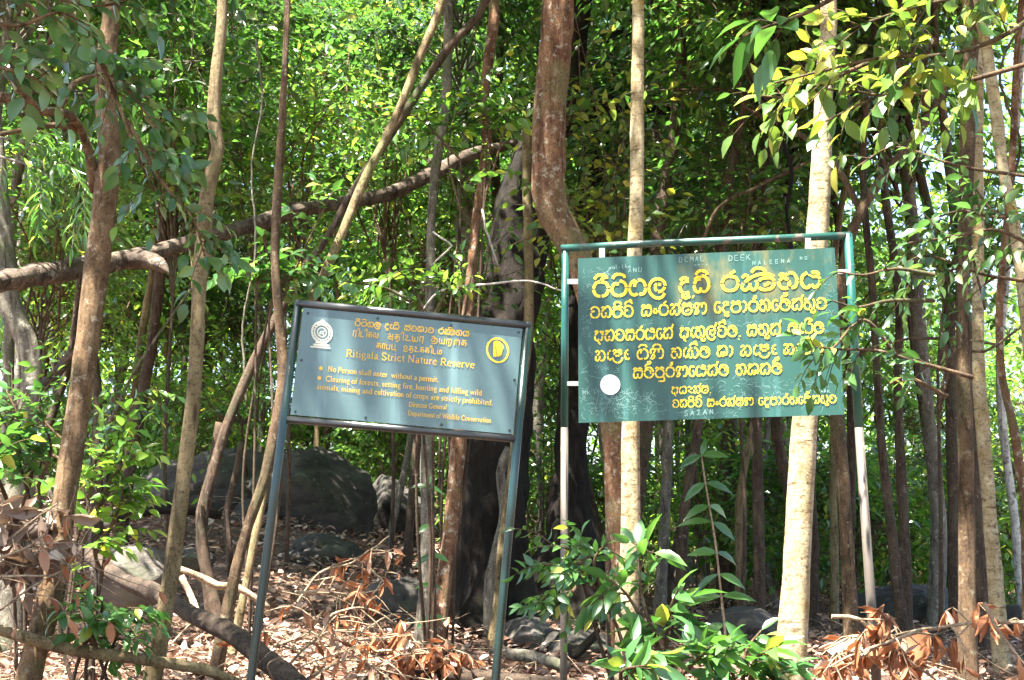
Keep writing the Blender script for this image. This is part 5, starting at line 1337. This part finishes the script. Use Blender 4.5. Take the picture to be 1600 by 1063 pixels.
# ------------------------------------------------------------------ dead foliage
def dead_branch(label, mains, n_side, side_len, n_leaf, L, asp, mat, seed, hang=.9, tw=.005, name='dead_branch'):
    g = np.random.default_rng(seed)
    P0 = at(*mains[0][0])
    e = empty(name, P0, label, 'dead branch')
    ml, mt = MB(), MB()
    for m in mains:
        S = smooth_path(np.array([at(*q) for q in m]), .03)
        S = S + np.cumsum(g.normal(size=S.shape) * .0015, axis=0)
        tube(mt, S, np.linspace(tw * 1.5, tw * .6, len(S)), 6, .06, cap=False, seed=seed)
        T = unit(np.gradient(S, axis=0))
        for k in range(n_side):
            i = int(g.uniform(.1, 1) * (len(S) - 1))
            d = unit(T[i] * .5 + g.normal(size=3) * np.array((.8, .5, .5)) + np.array((0, 0, -.1)))
            ln = side_len * g.uniform(.5, 1.3)
            path = smooth_path(np.array([S[i], S[i] + d * ln * .5 + g.normal(size=3) * .03, S[i] + d * ln + np.array((0, 0, -.25 * ln))]), .04)
            tube(mt, path, np.linspace(tw * .7, tw * .3, len(path)), 4, cap=False)
            if n_leaf:
                nn = max(1, int(n_leaf * g.uniform(.4, 1.3)))
                idx = g.integers(len(path) // 3, len(path), nn)
                D = np.array((0, 0, -hang)) + g.normal(size=(nn, 3)) * .45
                Ls = L * g.uniform(.6, 1.25, nn)
                leaves(ml, path[idx], D, g.normal(size=(nn, 3)) + np.array((0, -.5, .3)), Ls, Ls * asp * g.uniform(.7, 1.3, nn), T_CURL)
    if n_leaf: ml.build('dry_leaves', LEAF[mat], e)
    mt.build('twigs', BARK['twig'], e)
dead_branch('dead branch with long hanging orange brown leaves in the bottom right corner', [[(1640, 972, 4.7), (1560, 974, 4.75), (1500, 978, 4.8), (1440, 985, 4.85), (1390, 995, 4.9), (1350, 1010, 4.9)], [(1440, 985, 4.85), (1400, 1000, 4.8), (1340, 1020, 4.75), (1300, 1040, 4.7)], [(1380, 995, 4.9), (1330, 1000, 4.9), (1290, 1020, 4.9)]], 9, .16, 7, .085, .26, 'dead', 81)
dead_branch('two large rust coloured dead leaves at the foot of the larger sign\'s right post', [[(1400, 1000, 5.05), (1375, 985, 5.05), (1350, 985, 5.05)]], 3, .07, 3, .19, .75, 'dead', 82, .3)
dead_branch('bare reddish stick slanting down right at the right edge', [[(1538, 942, 4.6), (1560, 985, 4.6), (1590, 1025, 4.6), (1620, 1060, 4.6)]], 2, .12, 1, .09, .3, 'dead', 83)
dead_branch('pale bent stick crossing the larger sign\'s right post near the bottom edge', [[(1300, 962, 4.9), (1340, 965, 4.9), (1380, 1000, 4.9), (1430, 1035, 4.9), (1470, 1065, 4.9)]], 3, .12, 1, .09, .3, 'dead', 84)
dead_branch('tangle of pale dry twigs on the sunlit bank behind the smaller sign', [[(465, 940, 6.6), (500, 895, 6.6), (550, 880, 6.6), (580, 860, 6.6), (610, 838, 6.6)], [(460, 925, 6.5), (520, 925, 6.5), (545, 935, 6.5), (555, 980, 6.5)], [(560, 870, 6.6), (590, 900, 6.6), (610, 920, 6.6)], [(500, 1000, 6.4), (520, 960, 6.4), (570, 950, 6.4), (610, 970, 6.4), (650, 1010, 6.4)]], 8, .22, 3, .075, .34, 'dead', 85)
dead_branch('heap of hanging orange dead leaves low between the smaller sign\'s posts', [[(560, 1000, 6.3), (620, 1000, 6.3), (680, 1010, 6.3), (720, 1020, 6.3)], [(580, 1020, 6.2), (640, 1015, 6.2), (700, 1030, 6.2)]], 16, .13, 8, .075, .34, 'dead', 86)
dead_branch('pile of curled thin twigs with a few rusty leaves left of the leaf heap', [[(440, 1050, 6.0), (480, 1010, 6.0), (520, 985, 6.0), (560, 1000, 6.0)], [(430, 1010, 6.1), (480, 990, 6.1), (500, 960, 6.1)], [(480, 1060, 6.0), (540, 1030, 6.0), (600, 1045, 6.0)]], 9, .22, 3, .07, .4, 'dead', 87)
dead_branch('heap of large curled grey brown dead leaves at the left edge', [[(-20, 860, 4.9), (20, 840, 4.9), (60, 810, 4.95), (90, 790, 5.0)], [(-20, 920, 4.85), (20, 890, 4.85), (60, 870, 4.9)], [(-20, 820, 5.0), (30, 810, 5.0), (70, 830, 5.0)]], 9, .12, 5, .105, .6, 'palm', 88, .35, .004)
dead_branch('spray of thin dry tendrils crossing the rusty near tree at the left edge', [[(-20, 905, 4.7), (40, 900, 4.7), (100, 895, 4.75), (150, 850, 4.8)], [(-20, 880, 4.7), (50, 850, 4.7), (90, 800, 4.8)], [(-10, 960, 4.7), (60, 910, 4.7), (140, 875, 4.8)]], 7, .25, 1, .08, .4, 'dead', 89, .9, .003)

# litter and sticks on the floor
def litter():
    g = np.random.default_rng(9)
    mb = MB()
    n = 90000
    y = 4.6 + 15 * g.uniform(0, 1, n) ** 1.5; x = g.uniform(-1, 1, n) * (.385 * y + .5)
    P = np.stack((x, y, ground_z(x, y) + .02 + g.uniform(-.03, .07, n)), 1)
    a = g.uniform(0, 6.28, n)
    D = np.stack((np.cos(a), np.sin(a), g.normal(size=n) * .35), 1)
    N = np.array((0, 0, 1.0)) + g.normal(size=(n, 3)) * .5
    L = .018 + .075 * g.uniform(0, 1, n) ** 1.8
    leaves(mb, P, D, N, L, L * g.uniform(.35, .6, n), T_MID)
    tag(mb.build('leaf_litter', LEAF['litter'], smooth=False), 'dry brown fallen leaves covering the forest floor', None, None, 'stuff')
    mt = MB()
    for k in range(1100):
        yy = 4.8 + 10 * g.uniform() ** 1.4; xx = g.uniform(-1, 1) * (.38 * yy + .4)
        a = g.uniform(0, 6.28); l = g.uniform(.08, .5)
        zz = float(ground_z(xx, yy)) + g.uniform(.02, .1)
        p = np.array((xx, yy, zz)); d = np.array((math.cos(a), math.sin(a), g.normal() * .25))
        S = smooth_path(np.array([p, p + d * l * .5 + g.normal(size=3) * .04, p + d * l + g.normal(size=3) * .05]), .06)
        tube(mt, S, np.linspace(g.uniform(.002, .007), .0015, len(S)), 5, cap=False)
    tag(mt.build('fallen_twigs', BARK['twig']), 'thin dry sticks strewn over the forest floor', None, None, 'stuff')
litter()
